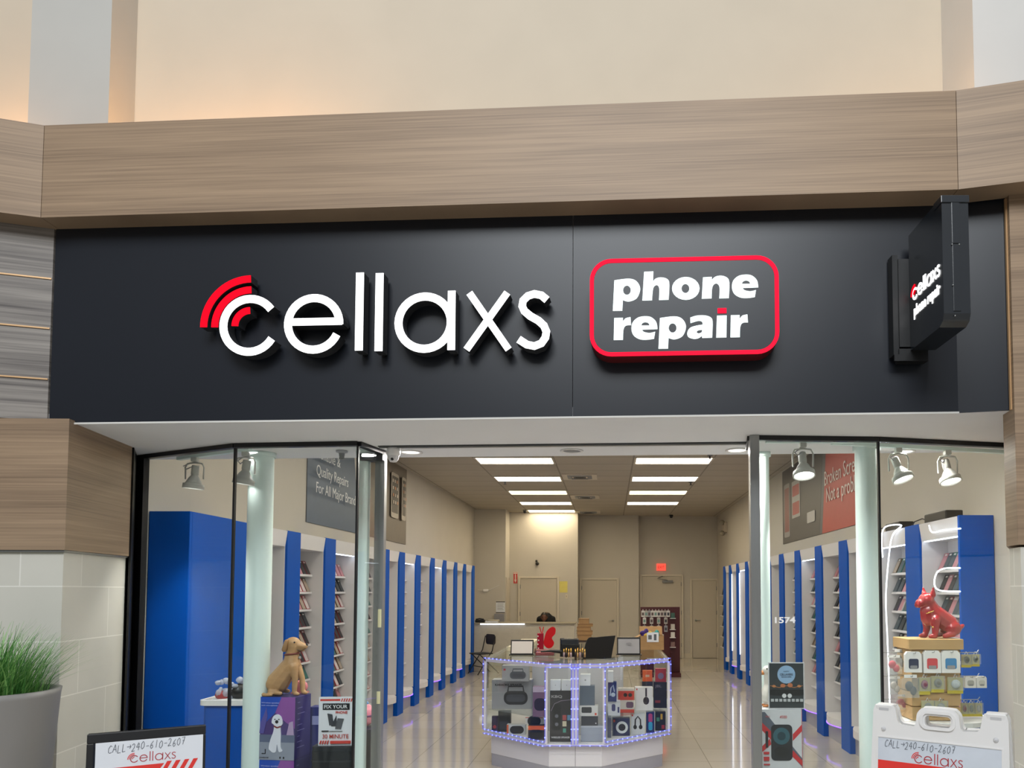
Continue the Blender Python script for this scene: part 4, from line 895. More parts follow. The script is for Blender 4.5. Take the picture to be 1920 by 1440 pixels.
# ------------------------------------------------------------------ on the counter
def on_kiosk(px, py, Y=None):     # a point on the counter's top seen at a pixel
    return atZ(px, py, KH)
p = atY(978, 1231, 8.0); 
def stand_frame(label, x0, x1, yt, Y, m_f, m_p, cat, name, lean=-.25):
    a_ = atY(x0, 1200, Y); b_ = atY(x1, 1200, Y); zt_2 = atY(x0, yt, Y).z; wd = b_.x-a_.x; hh = zt_2-KH
    t_ = thing(name, label, cat, ((a_.x+b_.x)/2, Y, KH+.001))
    R = Matrix.Rotation(lean, 4, 'X')
    put('frame', MB().box(-wd/2, 0, 0.004, wd/2, .014, hh, M=R), m_f, t_, bevel=.004); put('panel', MB().box(-wd/2+.012, -.002, .016, wd/2-.012, 0, hh-.018, M=R), m_p, t_)
    put('foot', MB().box(-wd/2-.01, -.03, 0, wd/2+.01, .09, .006), m_f, t_); return t_
stand_frame('white menu board in a black frame standing on the left of the counter', 957, 1000, 1199, 7.95, blk, mat('board_white', '#d8d2cd', .5), 'display frame', 'menu_board')
lt = stand_frame('silver laptop lid with a black rim on the right of the counter', 1157, 1201, 1195, 7.95, blk, mat('laptop_silver', '#a9a9ac', .4, .3), 'laptop', 'laptop', -.1)
put('lid_mark', MB().prism([(.03*math.cos(t*PI/8), .012*math.sin(t*PI/8)) for t in range(16)], 0, .0008), cm('#8f9094'), lt, Matrix.Translation((0, -.018, .12)) @ UP)
# red butterfly box
t_ = thing('butterfly_ornament', 'red plastic butterfly standing on a red gift box', 'ornament', (atY(1020, 1200, 8.5).x, 8.5, KH+.001))
R = Matrix.Translation((0, 0, .02)) @ UP
wing = smooth_loop([(0, .10), (.03, .2), (.09, .25), (.13, .23), (.125, .17), (.09, .125), (.115, .07), (.09, .02), (.04, .01), (.0, .05)], 4)
put('wing', MB().prism(wing, -.012, .012), mat('translucent_red', '#c8141c', .2, coat=.5), t_, R, bevel=.004)
put('body', MB().box(-.075, -.02, 0.0, -.005, .03, .2), mat('foil_red', '#a01830', .25), t_, bevel=.004); put('antenna', MB().tube([(-.03, 0, .2), (-.05, 0, .27)], .006), cm('#c8141c'), t_); put('antenna', MB().tube([(-.02, 0, .2), (-.005, 0, .27)], .006), cm('#c8141c'), t_)
for k in range(4): put('white_dot', MB().ball((-.06-.006*(k % 2), -.022, .03+.045*k), .008, 6), white, t_)
for k, (yy, lb) in enumerate(((7.85, 'clear plastic tray of red items at the front of the counter'), (8.15, 'clear plastic tray of red items behind the front tray'))):
    x = atY(1022, 1220, yy).x; t_ = thing('plastic_tray', lb, 'tray', (x, yy, KH+.001))
    put('tray', MB().box(-.11, -.07, 0, .11, .07, .006).box(-.11, -.07, .006, -.106, .07, .055).box(.106, -.07, .006, .11, .07, .055).box(-.106, -.07, .006, .106, -.066, .05).box(-.106, .066, .006, .106, .07, .05), cglass, t_)
    put('contents', MB().box(-.095, -.055, .0065, .095, .055, .04), cm('#a0484c'), t_, bevel=.008)
# perfume / lipstick cluster and black organiser
t_ = thing('black_organiser', 'black organiser and card reader in the middle of the counter', 'organiser', (atY(1068, 1220, 7.7).x, 7.7, KH+.001))
put('bin', MB().box(-.08, 0, 0, .1, .12, .13), blk, t_, bevel=.006); put('arm', MB().tube([(-.3, .05, .05), (-.2, .03, .06), (-.08, .03, .05)], [.008, .014, .02]), blk, t_)
put('column', MB().box(-.10, .02, .0, -.06, .09, .19), blk, t_, bevel=.004); put('cap', MB().box(-.09, .0, .125, .09, .1, .185), blkg, t_, bevel=.01)
random.seed(9)
for k in range(9):
    x = -.055 + .024*k + (0.02 if k > 3 else 0); p = (atY(1068, 1220, 7.7).x + x, 7.66 - .02*(k % 2), KH+.001)
    t_ = thing('lip_gloss_tube', 'gold capped cosmetic tube standing before the black organiser', 'cosmetic tube', p, group='gold capped tubes in front of the organiser')
    put('tube', MB().lathe([(1e-3, 0), (.009, 0), (.009, .05), (1e-3, .05)], 10), cm(('#b9a0a8', '#2a2226', '#c8a06a')[k % 3]), t_); put('cap', MB().lathe([(.008, .05), (.008, .085+.01*(k % 2)), (1e-3, .086+.01*(k % 2))], 10), mat('gold', '#c9a35a', .25, .9), t_)
# office chair behind the counter (inside the island)
xc = atY(1121, 1200, 8.9).x
t_ = thing('office_chair', 'black mesh-backed office chair inside the counter island', 'chair', (xc-.02, 8.95, 0), .08)
bk = smooth_loop([(-.19, .62), (.15, .62), (.17, .9), (.23, 1.23, 1), (.0, 1.21), (-.11, 1.18), (-.17, .9)], 4)
put('backrest', MB().prism(bk, -.03, .01), blk, t_, UP, bevel=.01); put('seat', MB().prism(rrect(-.22, -.5, .22, -.02, .08), .46, .53), blk, t_, bevel=.02)
put('gas_column', MB().lathe([(.03, .06), (.03, .46)], 12), dgrey, t_, Matrix.Translation((0, -.25, 0))); put('back_bar', MB().box(-.03, .02, .45, .03, .05, .8), dgrey, t_)
for k in range(5):
    a_ = k*2*PI/5; t2 = put('base_leg', MB().tube([(0, -.25, .09), (.19*math.cos(a_), -.25+.19*math.sin(a_), .06)], [.03, .018]), dgrey, t_); put('castor', MB().ball((.19*math.cos(a_), -.25+.19*math.sin(a_), .031), .03, 10), blk, t2)
# open carton on the counter
def open_carton(p, wd, dp, hh, label, rz=0, cat='cardboard box', flap=True):
    t_ = thing('cardboard_box', label, cat, p, rz)
    put('box', MB().box(-wd/2, -dp/2, 0, wd/2, dp/2, .004).box(-wd/2, -dp/2, .004, wd/2, -dp/2+.004, hh).box(-wd/2, dp/2-.004, .004, wd/2, dp/2, hh).box(-wd/2, -dp/2+.004, .004, -wd/2+.004, dp/2-.004, hh).box(wd/2-.004, -dp/2+.004, .004, wd/2, dp/2-.004, hh), carton, t_)
    if flap:
        R = Matrix.Translation((-wd/2, 0, hh)) @ Matrix.Rotation(-.5, 4, 'Y'); put('flap', MB().box(-wd*.45, -dp/2, 0, 0, dp/2, .004, M=R), carton, t_)
        R = Matrix.Translation((0, dp/2, hh)) @ Matrix.Rotation(.9, 4, 'X'); put('flap', MB().box(-wd/2, 0, 0, wd/2, .12, .004, M=R), carton, t_)
    return t_
xk = atY(1223, 1215, 8.6).x
bxt = open_carton((xk, 8.75, KH+.001), .27, .25, .16, 'open cardboard box with colourful packets on the right of the counter')
put('shipping_label', MB().box(-.06, -.131, .09, .075, -.1255, .20), paper, bxt); put('label_print', MB().box(-.045, -.1315, .12, -.005, -.131, .17).box(.02, -.1315, .11, .05, -.131, .18), cm('#5a5f68'), bxt)
for x, y_, z_, c_, lb in ((-.07, .05, .155, '#3a1f7a', 'purple bundle piled in the open cardboard box'), (.055, .045, .14, '#2f9a94', 'teal packet sticking out of the open cardboard box'), (-.03, -.05, .13, '#c9b03a', 'yellow packet at the front of the open cardboard box')):
    o = put('packet', MB().ball((0, 0, 0), (.05, .03, .03), 10).ball((.01, .0, .035), (.03, .02, .05), 8).ball((-.02, .0, .03), (.045, .02, .03), 8), cm(c_)); o.location = (xk+x, 8.75+y_, KH+z_); tag(o, lb, 'packet')
# beige drawers of small boxes along the right run of the counter
for k in range(4):
    Y = 8.7 + k*.27; x = .597-.39 - .0; 
    t_ = thing('carton_tray', 'low pale carton tray on the right run of the counter', 'carton tray', (x-.0, Y+.45, KH+.001), group='pale carton trays on the right run')
    put('tray', MB().box(-.08, -.1, 0, .10, .1, .05+.01*(k % 2)), cm('#cfc3a6'), t_, bevel=.003); put('label', MB().box(-.04, -.1015, .01, .06, -.1, .04), cm('#a9a59a'), t_)
for k in range(4):
    t_ = thing('carton_tray', 'low pale carton on the left run of the counter', 'carton tray', (-1.05, 8.6+.36*k, KH+.001), group='pale cartons on the left run')
    put('tray', MB().box(-.1, -.14, 0, .12, .14, .05), cm('#d3caae'), t_, bevel=.003); put('label', MB().box(-.05, -.1415, .01, .06, -.14, .04), cm('#b9b6aa'), t_)
# ================================================================== BACK OF THE SHOP
YC = 16.55
xl = XFL+.01; xr_ = atY(1077, 1170, YC).x; zc = atY(1000, 1168, YC).z
t_ = thing('service_counter', 'long white service counter across the back of the shop', 'counter', ((xl+xr_)/2, YC, 0))
Wd = (xr_-xl)/2
put('front_panel', MB().box(-Wd, 0, 0, Wd, .04, zc-.03), cm('#b9b3a4'), t_); put('end_panel', MB().box(Wd-.04, .041, 0, Wd, .6, zc-.03), lam, t_)
put('worktop', MB().box(-Wd-.0, -.03, zc-.0295, Wd+.02, .62, zc), cm('#8f8876'), t_)
x0_, x1_ = atY(901, 1168, YC).x, atY(984, 1168, YC).x
put('light_strip', MB().box(x0_-(xl+xr_)/2, -.045, zc-.035, x1_-(xl+xr_)/2, -.0305, zc-.012), ledw, t_)
# papers and phone on the counter
p = atY(912, 1166, YC+.2); t_ = thing('desk_phone', 'black desk phone with papers at the left end of the back counter', 'phone', (p.x, YC+.25, zc+.001))
put('body', MB().box(-.25, -.08, 0, -.05, .1, .06), blk, t_, bevel=.01); put('handset', MB().tube([(-.24, -.04, .07), (-.15, -.04, .085), (-.06, -.04, .07)], .015), blk, t_)
t_ = thing('paper_stack', 'stack of loose papers on the left of the back counter', 'papers', (p.x+.12, YC+.25, zc+.001))
put('sheet', MB().box(-.14, -.1, 0, .14, .1, .03), paper, t_); put('sheet', MB().box(-.1, -.08, .031, .16, .09, .06, M=Matrix.Rotation(.2, 4, 'Z')), cm('#b9b2a0'), t_)
# wall things
def wall_item(name, label, cat, x0, y0, x1, y1, Y, m_, deco=(), th=.01):
    a_ = atY(x0, y1, Y); b_ = atY(x1, y0, Y); wd, hh = b_.x-a_.x, b_.z-a_.z
    t_ = thing(name, label, cat, ((a_.x+b_.x)/2, Y-th-.001, a_.z)); put('plate', MB().box(-wd/2, 0, 0, wd/2, th, hh), m_, t_); draw(deco, wd, hh, t_); return t_
wall_item('extinguisher_sign', 'red and white sign with a down arrow beside the back door', 'sign', 962, 1072, 971, 1095, 18.75, cm('#c9c3b8'), [('r', '#c04038', .08, .04, .92, .96), ('r', '#d9cfc4', .4, .35, .6, .8), ('p', '#d9cfc4', [(.25, .35), (.5, .1), (.75, .35)]), ('r', '#e0d6ca', .15, .84, .85, .93)])
wall_item('notice_sheet', 'printed notice clipped to the wall left of the seated person', 'notice', 930, 1128, 947, 1149, 18.06, paper, [('r', '#222', 0, .93, 1, 1), ('r', '#222', 0, 0, 1, .06), ('r', '#9a9a9a', .15, .78, .85, .82), ('r', '#9a9a9a', .15, .65, .8, .69), ('r', '#9a9a9a', .15, .52, .85, .56), ('r', '#9a9a9a', .15, .39, .75, .43), ('r', '#9a9a9a', .15, .26, .85, .3)])
wall_item('cabinet_box', 'plain grey box under the clipped notice on the back wall', 'box', 928, 1151, 946, 1166, 18.06, cm('#8d8d93'), [], .12)
wall_item('yellow_paper', 'yellow paper taped to the wall right of the back door', 'paper', 1048, 1090, 1064, 1111, 18.75, cm('#d3c86a'), [], .003)
wall_item('wall_switch', 'small beige switch plate below the yellow paper', 'switch', 1060, 1114, 1064, 1122, 18.75, cm('#cfc6b0'), [('r', '#8f8878', .35, .3, .65, .7)], .012)
et = wall_item('exit_sign', 'small glowing red exit sign above the door with a closer', 'exit sign', 1231, 1057, 1248, 1070, 19.8, exite, [('t', '#8c1410', 'EXIT', .14, .3, .4, .72, .0005)], .05)
a_ = atY(1006, 1055, 18.75); t_ = thing('wall_camera', 'small black camera on a bracket on the back wall', 'security camera', (a_.x, 18.749, a_.z))
put('mount', MB().ball((0, -.03, .04), .03, 10), blk, t_); put('body', MB().ball((.03, -.09, -.03), .045, 10), blk, t_); put('arm', MB().tube([(0, 0, .04), (0, -.05, .02), (.03, -.09, -.02)], .012), blk, t_)
a_ = atY(911, 1107, 18.06); t_ = thing('wall_router', 'small white network box with a cable on the left part of the back wall', 'network box', (a_.x, 18.059, a_.z))
put('box', MB().box(-.06, -.04, -.03, .06, 0, .03), white, t_, bevel=.008); put('cable', MB().tube([(.06, -.01, 0), (.2, -.006, .06), (.33, -.006, .13)], .004), white, t_); put('cable', MB().tube([(-.06, -.01, 0), (-.2, -.006, .01)], .004), white, t_)
Y = 14.9; X = XR; a_ = atX(1362, 988, X)
t_ = thing('emergency_light', 'twin-headed emergency light high on the right wall near the back', 'emergency light', (X-.001, a_.y, a_.z))
put('housing', MB().box(-.07, -.16, -.14, 0, .16, .1), cm('#b9b0a0'), t_, bevel=.01)
for z_ in (.10, -.16): put('lamp_head', MB().lathe([(1e-3, .03), (.05, .03), (.07, 0), (.06, -.01), (1e-3, -.012)], 16, M=Matrix.Translation((-.12, -.1, z_)) @ Matrix.Rotation(PI/2-.3, 4, 'X')), cm('#8f8878'), t_)
# person behind the counter
px_ = atY(1024, 1160, 17.7).x
t_ = thing('person', 'person in a black shirt bending their head down behind the back counter', 'person', (px_, 17.72, 0))
sk = mat('skin_brown', '#6b4633', .6); m = MB()
H = Vector((-.03, -.22, 1.165))
m.limb((0, .05, .5), (0, .02, .82), .15, .16).limb((0, .0, .82), (0, -.03, 1.13), .16, .145).limb((-.13, -.02, 1.10), (.13, -.02, 1.10), .075, .075).limb((0, -.04, 1.13), H+Vector((0, .03, -.02)), .06, .055)
m.ball(H, (.075, .092, .10), 14).limb(H+Vector((0, -.06, -.05)), H+Vector((0, -.05, -.085)), .045, .035).ball(H+Vector((0, -.096, -.025)), (.014, .02, .022), 8)
for sx_ in (-1, 1):
    m.ball(H+Vector((sx_*.076, .01, -.01)), (.012, .02, .03), 8).limb((sx_*.16, -.02, 1.10), (sx_*.22, -.06, .84), .05, .042).limb((sx_*.22, -.06, .84), (sx_*.09, -.26, .80), .04, .028)
    m.limb((sx_*.08, -.27, .80), (sx_*.06, -.32, .79), .03, .024)
    for f_ in range(4): m.limb((sx_*(.035+.016*f_), -.33, .79), (sx_*(.03+.015*f_), -.385+.008*abs(f_-1.5), .77), .0085, .0075, 6)
    m.limb((sx_*.04, -.31, .79), (sx_*.015, -.345, .78), .010, .008, 6)
    m.limb((sx_*.09, .03, .5), (sx_*.10, -.24, .5), .085, .06).limb((sx_*.10, -.22, .5), (sx_*.1, -.2, .08), .055, .04).limb((sx_*.1, -.2, .045), (sx_*.1, -.3, .04), .04, .03)
put('body', m, sk, t_, remesh=.008)
m = MB(); m.limb((0, .05, .52), (0, .02, .82), .165, .175).limb((0, .0, .82), (0, -.03, 1.12), .175, .155).limb((-.14, -.02, 1.10), (.14, -.02, 1.10), .088, .088)
for sx_ in (-1, 1): m.limb((sx_*.16, -.02, 1.10), (sx_*.22, -.06, .84), .062, .055).limb((sx_*.22, -.06, .84), (sx_*.12, -.22, .81), .052, .04)
put('shirt', m, mat('black_cloth', '#131417', .9), t_, remesh=.012)
m = MB().ball(H+Vector((0, .012, .022)), (.082, .094, .092), 14); put('hair', m, cm('#0e0c0c'), t_)
for sx_ in (-1, 1): put('eye', MB().ball(H+Vector((sx_*.028, -.085, .0)), (.012, .006, .007), 8), blk, t_)
put('mouth', MB().box(-.02, -.103, -.058, .02, -.098, -.053, M=Matrix.Translation(H)), cm('#4a2a24'), t_)
# the person's stool
t_ = thing('stool', 'low round stool hidden behind the back counter', 'stool', (px_, 17.77, 0)); put('seat', MB().lathe([(1e-3, .325), (.17, .325), (.17, .29), (1e-3, .29)], 20), blk, t_); put('pedestal', MB().lathe([(.03, .29), (.03, .03), (.18, .02), (.18, 0)], 16), dgrey, t_)
# folding chair
t_ = thing('folding_chair', 'black metal folding chair before the left of the back counter', 'chair', (atY(915, 1250, 16.1).x, 16.1, 0), -.9)
bk = rrect(-.2, .62, .2, .84, .07)
put('backrest', MB().prism(bk, -.008, .008), cm('#2e2622'), t_, Matrix.Translation((0, .06, 0)) @ UP); put('seat', MB().prism(rrect(-.2, -.36, .2, .02, .04), .43, .45), blk, t_)
for sx_ in (-.21, .21): put('frame', MB().tube([(sx_, -.36, 0.011), (sx_, -.02, .5), (sx_, .05, .8)], .011), blk, t_); put('rear_leg', MB().tube([(sx_*.9, .16, 0.011), (sx_*.9, -.3, .43)], .011), blk, t_)
put('crossbar', MB().tube([(-.21, -.25, .17), (.21, -.25, .17)], .009), blk, t_)
# cardboard cartons stacked behind the counter island
YB = 13.6; z = 0
x = atY(1096, 1180, YB).x
t_ = thing('side_table', 'small dark table under the stacked cardboard boxes', 'table', (x, YB, 0)); zt3 = atY(1096, 1200, YB).z
put('top', MB().box(-.18, -.16, zt3-.03, .18, .16, zt3), cm('#3a2a22'), t_)
for sx_ in (-.16, .16):
    for sy_ in (-.14, .14): put('leg', MB().box(sx_-.015, sy_-.015, 0, sx_+.015, sy_+.015, zt3-.0305), cm('#3a2a22'), t_)
z = zt3+.001
for k, (wd, hh, dx) in enumerate(((.25, .10, 0), (.27, .07, .0), (.24, .07, -.01), (.26, .05, .01), (.18, .09, -.01))):
    t2 = thing('cardboard_box', '%s brown cardboard box of the stack left of the office chair' % ('lowest', 'second', 'middle', 'fourth', 'topmost small')[k], 'cardboard box', (x+dx, YB, z), .1*(k % 2))
    put('box', MB().box(-wd/2, -.13, 0, wd/2, .13, hh), carton, t2, bevel=.002); put('lid', MB().box(-wd/2-.004, -.134, hh-.02, wd/2+.004, .134, hh+.001), cm('#8f6c43'), t2); z += hh+.002
# burgundy accessory board
YG = 15.6; xg0, xg1 = atY(1201, 1200, YG).x, atY(1275, 1200, YG).x; zg = atY(1240, 1138, YG).z
t_ = thing('accessory_stand', 'burgundy panel stand hung with small packets near the back door', 'display stand', ((xg0+xg1)/2, YG, 0)); Wg = (xg1-xg0)/2
bur = mat('burgundy_board', '#451016', .45)
put('panel', MB().box(-Wg, 0, .08, Wg, .05, zg), bur, t_, bevel=.004); put('base', MB().box(-Wg, -.2, 0, Wg, .25, .08), bur, t_); put('side_panel', MB().box(Wg*.5, -.16, .081, Wg*.53, -.001, .5), bur, t_)
random.seed(21)
rows = [(1143, 9, 0), (1156, 4, 1), (1171, 4, 1), (1187, 3, 2)]
for ri, (yy, n_, st) in enumerate(rows):
    for j in range(n_):
        x = xg0 + .05 + (j*(2*Wg*.72)/max(n_, 1)) + (.03 if st == 1 else 0); z = atY(1240, yy, YG).z
        o = put('packet', MB().box(-.035, 0, -.15, .035, .012, -.02).box(-.022, -.002, -.12, .022, 0, -.06, 1).tube([(0, .05, .0), (0, -.01, 0), (0, -.02, .01)], .004, 6, 2).box(-.008, .002, -.02, .008, .006, .005), [cm(random.choice(['#b9b2ae', '#c9c6c2', '#8f8f94', '#a9a39c'])), cm(random.choice(['#3a3a44', '#5a4a4a', '#6f8f8a'])), alum])
        o.location = (x, YG-.051, z); tag(o, 'small hanging packet in the %s row of the burgundy stand' % ('top', 'second', 'third', 'lowest')[ri], 'packet', 'packets, %s row of the burgundy stand' % ('top', 'second', 'third', 'lowest')[ri])
for k, (yy, c_) in enumerate(((1147, '#3a5a50'), (1168, '#b9b2a8'), (1183, '#d3cfc6'), (1201, '#7a5f5a'))):
    z = atY(1262, yy+12, YG).z; x = atY(1261, yy, YG).x
    t2 = thing('small_shelf', '%s white shelf with a boxed item on the right side of the burgundy stand' % ('top', 'second', 'third', 'lowest')[k], 'shelf', (x, YG-.001, z))
    put('plate', MB().box(-.06, -.1, -.008, .06, 0, 0), white, t2); put('item', MB().box(-.04, -.08, .0005, .04, -.02, .11), cm(c_), t2)
# ================================================================== LEFT WINDOW DISPLAY
def plinth(cx, cy, w_, d_, zt_, label, side=8):
    t_ = thing('display_plinth', label, 'plinth', (cx, cy, 0)); pl = rrect(-w_/2, -d_/2, w_/2, d_/2, .05)
    put('body', MB().prism(rrect(-w_/2+.012, -d_/2+.012, w_/2-.012, d_/2-.012, .04), 0, zt_-.035), blue, t_); put('rim', MB().ribbon(pl, .012, zt_-.0345, zt_, closed=True), white, t_, bevel=.004); put('tray', MB().prism(rrect(-w_/2+.0125, -d_/2+.0125, w_/2-.0125, d_/2-.0125, .04), zt_-.0345, zt_-.02), white, t_); return t_
YP = 5.17; zz = atY(430, 1316, YP-.15).z
x0_ = atY(396, 1310, YP).x
plinth(x0_+.155, YP, .31, .3, zz+.01, 'blue plinth with a white rim behind the left window')
z = zz-.008
t_ = thing('gift_bag', 'clear crinkled bag of red items on the left blue plinth', 'bag', (x0_+.13, YP-.02, z))
random.seed(4); m = MB()
for k in range(26): m.ball((random.uniform(-.07, .08), random.uniform(-.05, .05), random.uniform(.03, .15)), (random.uniform(.012, .03), random.uniform(.012, .03), random.uniform(.012, .03)), 6)
put('bag', m, mat('crinkled_film', '#c9cfe0', .15, spec=.8, alpha=.55, bump=.6, nscale=(40, 40, 40)), t_)
put('red_item', MB().ball((-.03, -.03, .04), (.05, .03, .035), 10), cm('#a02a30'), t_); put('dark_item', MB().ball((.07, .0, .06), (.06, .06, .055), 12), blk, t_); put('base', MB().lathe([(1e-3, 0), (.09, 0), (.10, .012), (1e-3, .02)], 16), white, t_)
# dog speaker boxes
YD = 4.98; a_ = atY(482, 1425, YD); b_ = atY(556, 1307, YD); wd = b_.x-a_.x; hb = b_.z-a_.z
cxd = (a_.x+b_.x)/2
dogp = lambda s_, ox, oy, c_='#dfe3f0': [('p', c_, [(ox+s_*p, oy+s_*q_) for p, q_ in smooth_loop([(.30, .0), (.42, .02), (.47, .2), (.55, .02), (.70, .05), (.62, .14), (.62, .42), (.60, .62), (.68, .70), (.62, .86), (.45, .92), (.28, .86), (.22, .72), (.32, .66), (.30, .5), (.18, .3), (.12, .1), (.2, .04)], 4)]),
     ('o', '#1d1d25', ox+s_*.44, oy+s_*.74, .045, .045), ('o', '#33333b', ox+s_*.36, oy+s_*.80, .02, .015), ('o', '#33333b', ox+s_*.53, oy+s_*.80, .02, .015), ('l', '#7a2f34', [(ox+s_*.32, oy+s_*.64), (ox+s_*.46, oy+s_*.60), (ox+s_*.61, oy+s_*.63)], .018)]
grad = lambda: [('r', '#4a3a78', 0, 0, 1, 1), ('p', '#1f4fb8', [(0, .45), (0, 1), (.62, 1), (.45, .75), (.2, .6)]), ('p', '#8a4fa0', [(.62, 1), (1, 1), (1, .5), (.75, .6), (.45, .75)]), ('r', '#5f6a86', 0, 0, 1, .40), ('r', '#8f97a8', 0, 0, 1, .28)]
def dogbox(z, label, full):
    t_ = thing('speaker_box', label, 'boxed speaker', (cxd, YD, z), -.12)
    put('carton', MB().box(-wd/2, 0, 0, wd/2, .2, hb), cm('#33306a'), t_, bevel=.002)
    draw(grad() + ([('p', '#5a55a0', [(.02, .42), (.14, .42), (.24, .7), (.2, .83), (.14, .72), (.05, .6)]), ('p', '#b09ac0', [(.78, .4), (.98, .4), (.95, .62), (.85, .6)]), ('l', '#15151c', [(.1, .1), (.2, .1), (.2, .17)], .012), ('t', '#15151c', 'CH-M211W', .04, .025, .025, .26), ('r', '#222', .6, .025, .63, .055), ('r', '#222', .7, .025, .73, .055)] + dogp(.66, .22, .12) if full else []) +
         [('t', '#b9c4f0', 'Wireless speaker', .08, .90, .022, .5), ('t', '#b9c4f0', 'with microphone', .08, .86, .022, .45)], wd, hb, t_)
    s_ = MB()
    for k in range(9): s_.prism([(.03, hb*(.9-.09*k)), (.03+.06*(1+k % 3)/2, hb*(.9-.09*k)), (.03+.06*(1+k % 3)/2, hb*(.9-.09*k)+.004), (.03, hb*(.9-.09*k)+.004)], 0, .0006)
    put('side_print', s_, cm('#7a78a8'), t_, Matrix.Translation((wd/2, 0, 0)) @ Matrix.Rotation(PI/2, 4, 'Z') @ UP)
    return t_
# a stand carries the stack from the floor
zb2 = a_.z - hb - .002
plz = zb2 - .001
t_ = thing('display_stand', 'dark square stand under the two wireless speaker boxes', 'stand', (cxd, YD+.1, 0)); put('body', MB().box(-wd/2+.01, -.1, 0, wd/2-.01, .1, plz), dgrey, t_, bevel=.004)
dogbox(zb2, 'lower wireless speaker box of the two, cut off by the picture edge', False); dogbox(a_.z, 'upper wireless speaker box showing a white dog, under the dog figure', True)
def figure(name, label, cat, px0, py0, Y, z0, build, mats_, rz=0):
    s_ = Y/F; t_ = thing(name, label, cat, (atY(px0, py0, Y).x, Y, z0), rz); return t_, s_
# golden dog figurine ; local metres, x right, z up
ZD = a_.z + hb + .0015
t_, k = figure('dog_figurine', 'sitting golden dog figurine with a collar, on the upper speaker box', 'figurine', 530, 1304, YD+.09, ZD, None, None)
gd = mat('golden_resin', '#b08a60', .45, noise=.12, nscale=(14, 14, 30)); D = lambda x, y, yo=0: ((x-530)*k, yo, (1305-y)*k)
m = MB()
m.limb(D(520, 1283), D(545, 1248), .074, .058).limb(D(545, 1248), D(546, 1226), .058, .042).limb(D(546, 1228), D(548, 1214), .040, .045)
m.ball(D(547, 1210), (.052, .044, .046), 14).limb(D(556, 1212), D(569, 1215), .03, .021).limb(D(555, 1218), D(566, 1221), .022, .014)
for sy_ in (-1, 1):
    m.limb(D(552, 1252, sy_*.028), D(556+6*(sy_ > 0), 1275, sy_*.03), .032, .020).limb(D(556+6*(sy_ > 0), 1275, sy_*.03), D(555+9*(sy_ > 0), 1299, sy_*.03), .020, .016).limb(D(556+9*(sy_ > 0), 1301, sy_*.03), D(562+8*(sy_ > 0), 1302, sy_*.032), .014, .012)
    m.ball(D(518, 1284, sy_*.04), (.055, .03, .05), 12).limb(D(514, 1297, sy_*.055), D(533, 1300, sy_*.06), .02, .014)
m.limb(D(506, 1293, .0), D(496, 1301, -.03), .018, .014).limb(D(496, 1301, -.03), D(504, 1302, -.075), .014, .012).limb(D(504, 1302, -.075), D(520, 1302, -.085), .012, .008)
put('body', m, gd, t_, remesh=.0045)
for sy_ in (-1, 1): put('ear', MB().limb(D(540, 1205, sy_*.042), D(537, 1220, sy_*.048), .013, .017, 8), mat('golden_ear', '#9a744c', .5), t_); put('eye', MB().ball(D(554, 1207, sy_*.036), .006, 8), blk, t_)
put('nose', MB().ball(D(573, 1212), .0095, 8), blk, t_); put('mouth_line', MB().tube([D(572, 1219, -.006), D(566, 1222, -.02), D(558, 1221, -.03)], .002, 6), ink, t_)
cl = [D(546 + 13*math.cos(a*PI/10), 1229 - 1.5*math.cos(a*PI/10) , .046*math.sin(a*PI/10)) for a in range(20)]
put('collar', MB().tube(cl, .006, 6, closed=True), cm('#6b2c20'), t_); put('bell', MB().ball(D(560, 1236), .011, 10), alum, t_)
o = put('pink_packet', MB().ball((0, 0, .045), (.055, .03, .044), 10).box(-.05, -.035, 0, .05, .03, .01), mat('pink_foil', '#e08a90', .25)); o.location = (cxd+.07, YD+.19, ZD); tag(o, 'shiny pink packet just behind the golden dog figurine', 'packet')
# poster, bin, purple box and pink toy
YQ = 4.98
t_ = thing('waste_bin', 'dark plastic bin below the FIX YOUR PHONE poster', 'bin', (atY(622, 1400, YQ).x, YQ+.09, 0)); zq = atY(620, 1400, YQ).z
put('body', MB().prism(rrect(-.14, -.1, .14, .1, .04), 0, zq-.03), cm('#22262a'), t_)
for k in range(4): put('rib', MB().ribbon(rrect(-.14, -.1, .14, .1, .04), .004, zq-.10-.05*k, zq-.09-.05*k, closed=True), cm('#34393d'), t_)
put('lid', MB().prism(rrect(-.135, -.096, .135, .096, .03), zq-.0295, zq), cm('#2a2f33'), t_, bevel=.004)
a_ = atY(594, 1391, YQ); b_ = atY(659, 1308, YQ); pw, ph = b_.x-a_.x, b_.z-zq-.0
t_ = thing('poster_stand', 'small upright poster reading FIX YOUR PHONE 30 MINUTE, on the dark bin', 'poster', ((a_.x+b_.x)/2, YQ+.03, zq+.001), .06)
put('board', MB().box(-pw/2, 0, 0, pw/2, .006, ph), paper, t_); put('foot', MB().box(-pw/4, .0065, 0, pw/4, .07, .006), dgrey, t_)
st = lambda x, y, w_, h_, n: [('p', '#d0453c', [(x+i*w_*2, y), (x+i*w_*2+w_, y), (x+i*w_*2+w_*1.9, y+h_), (x+i*w_*2+w_*.9, y+h_)]) for i in range(n)]
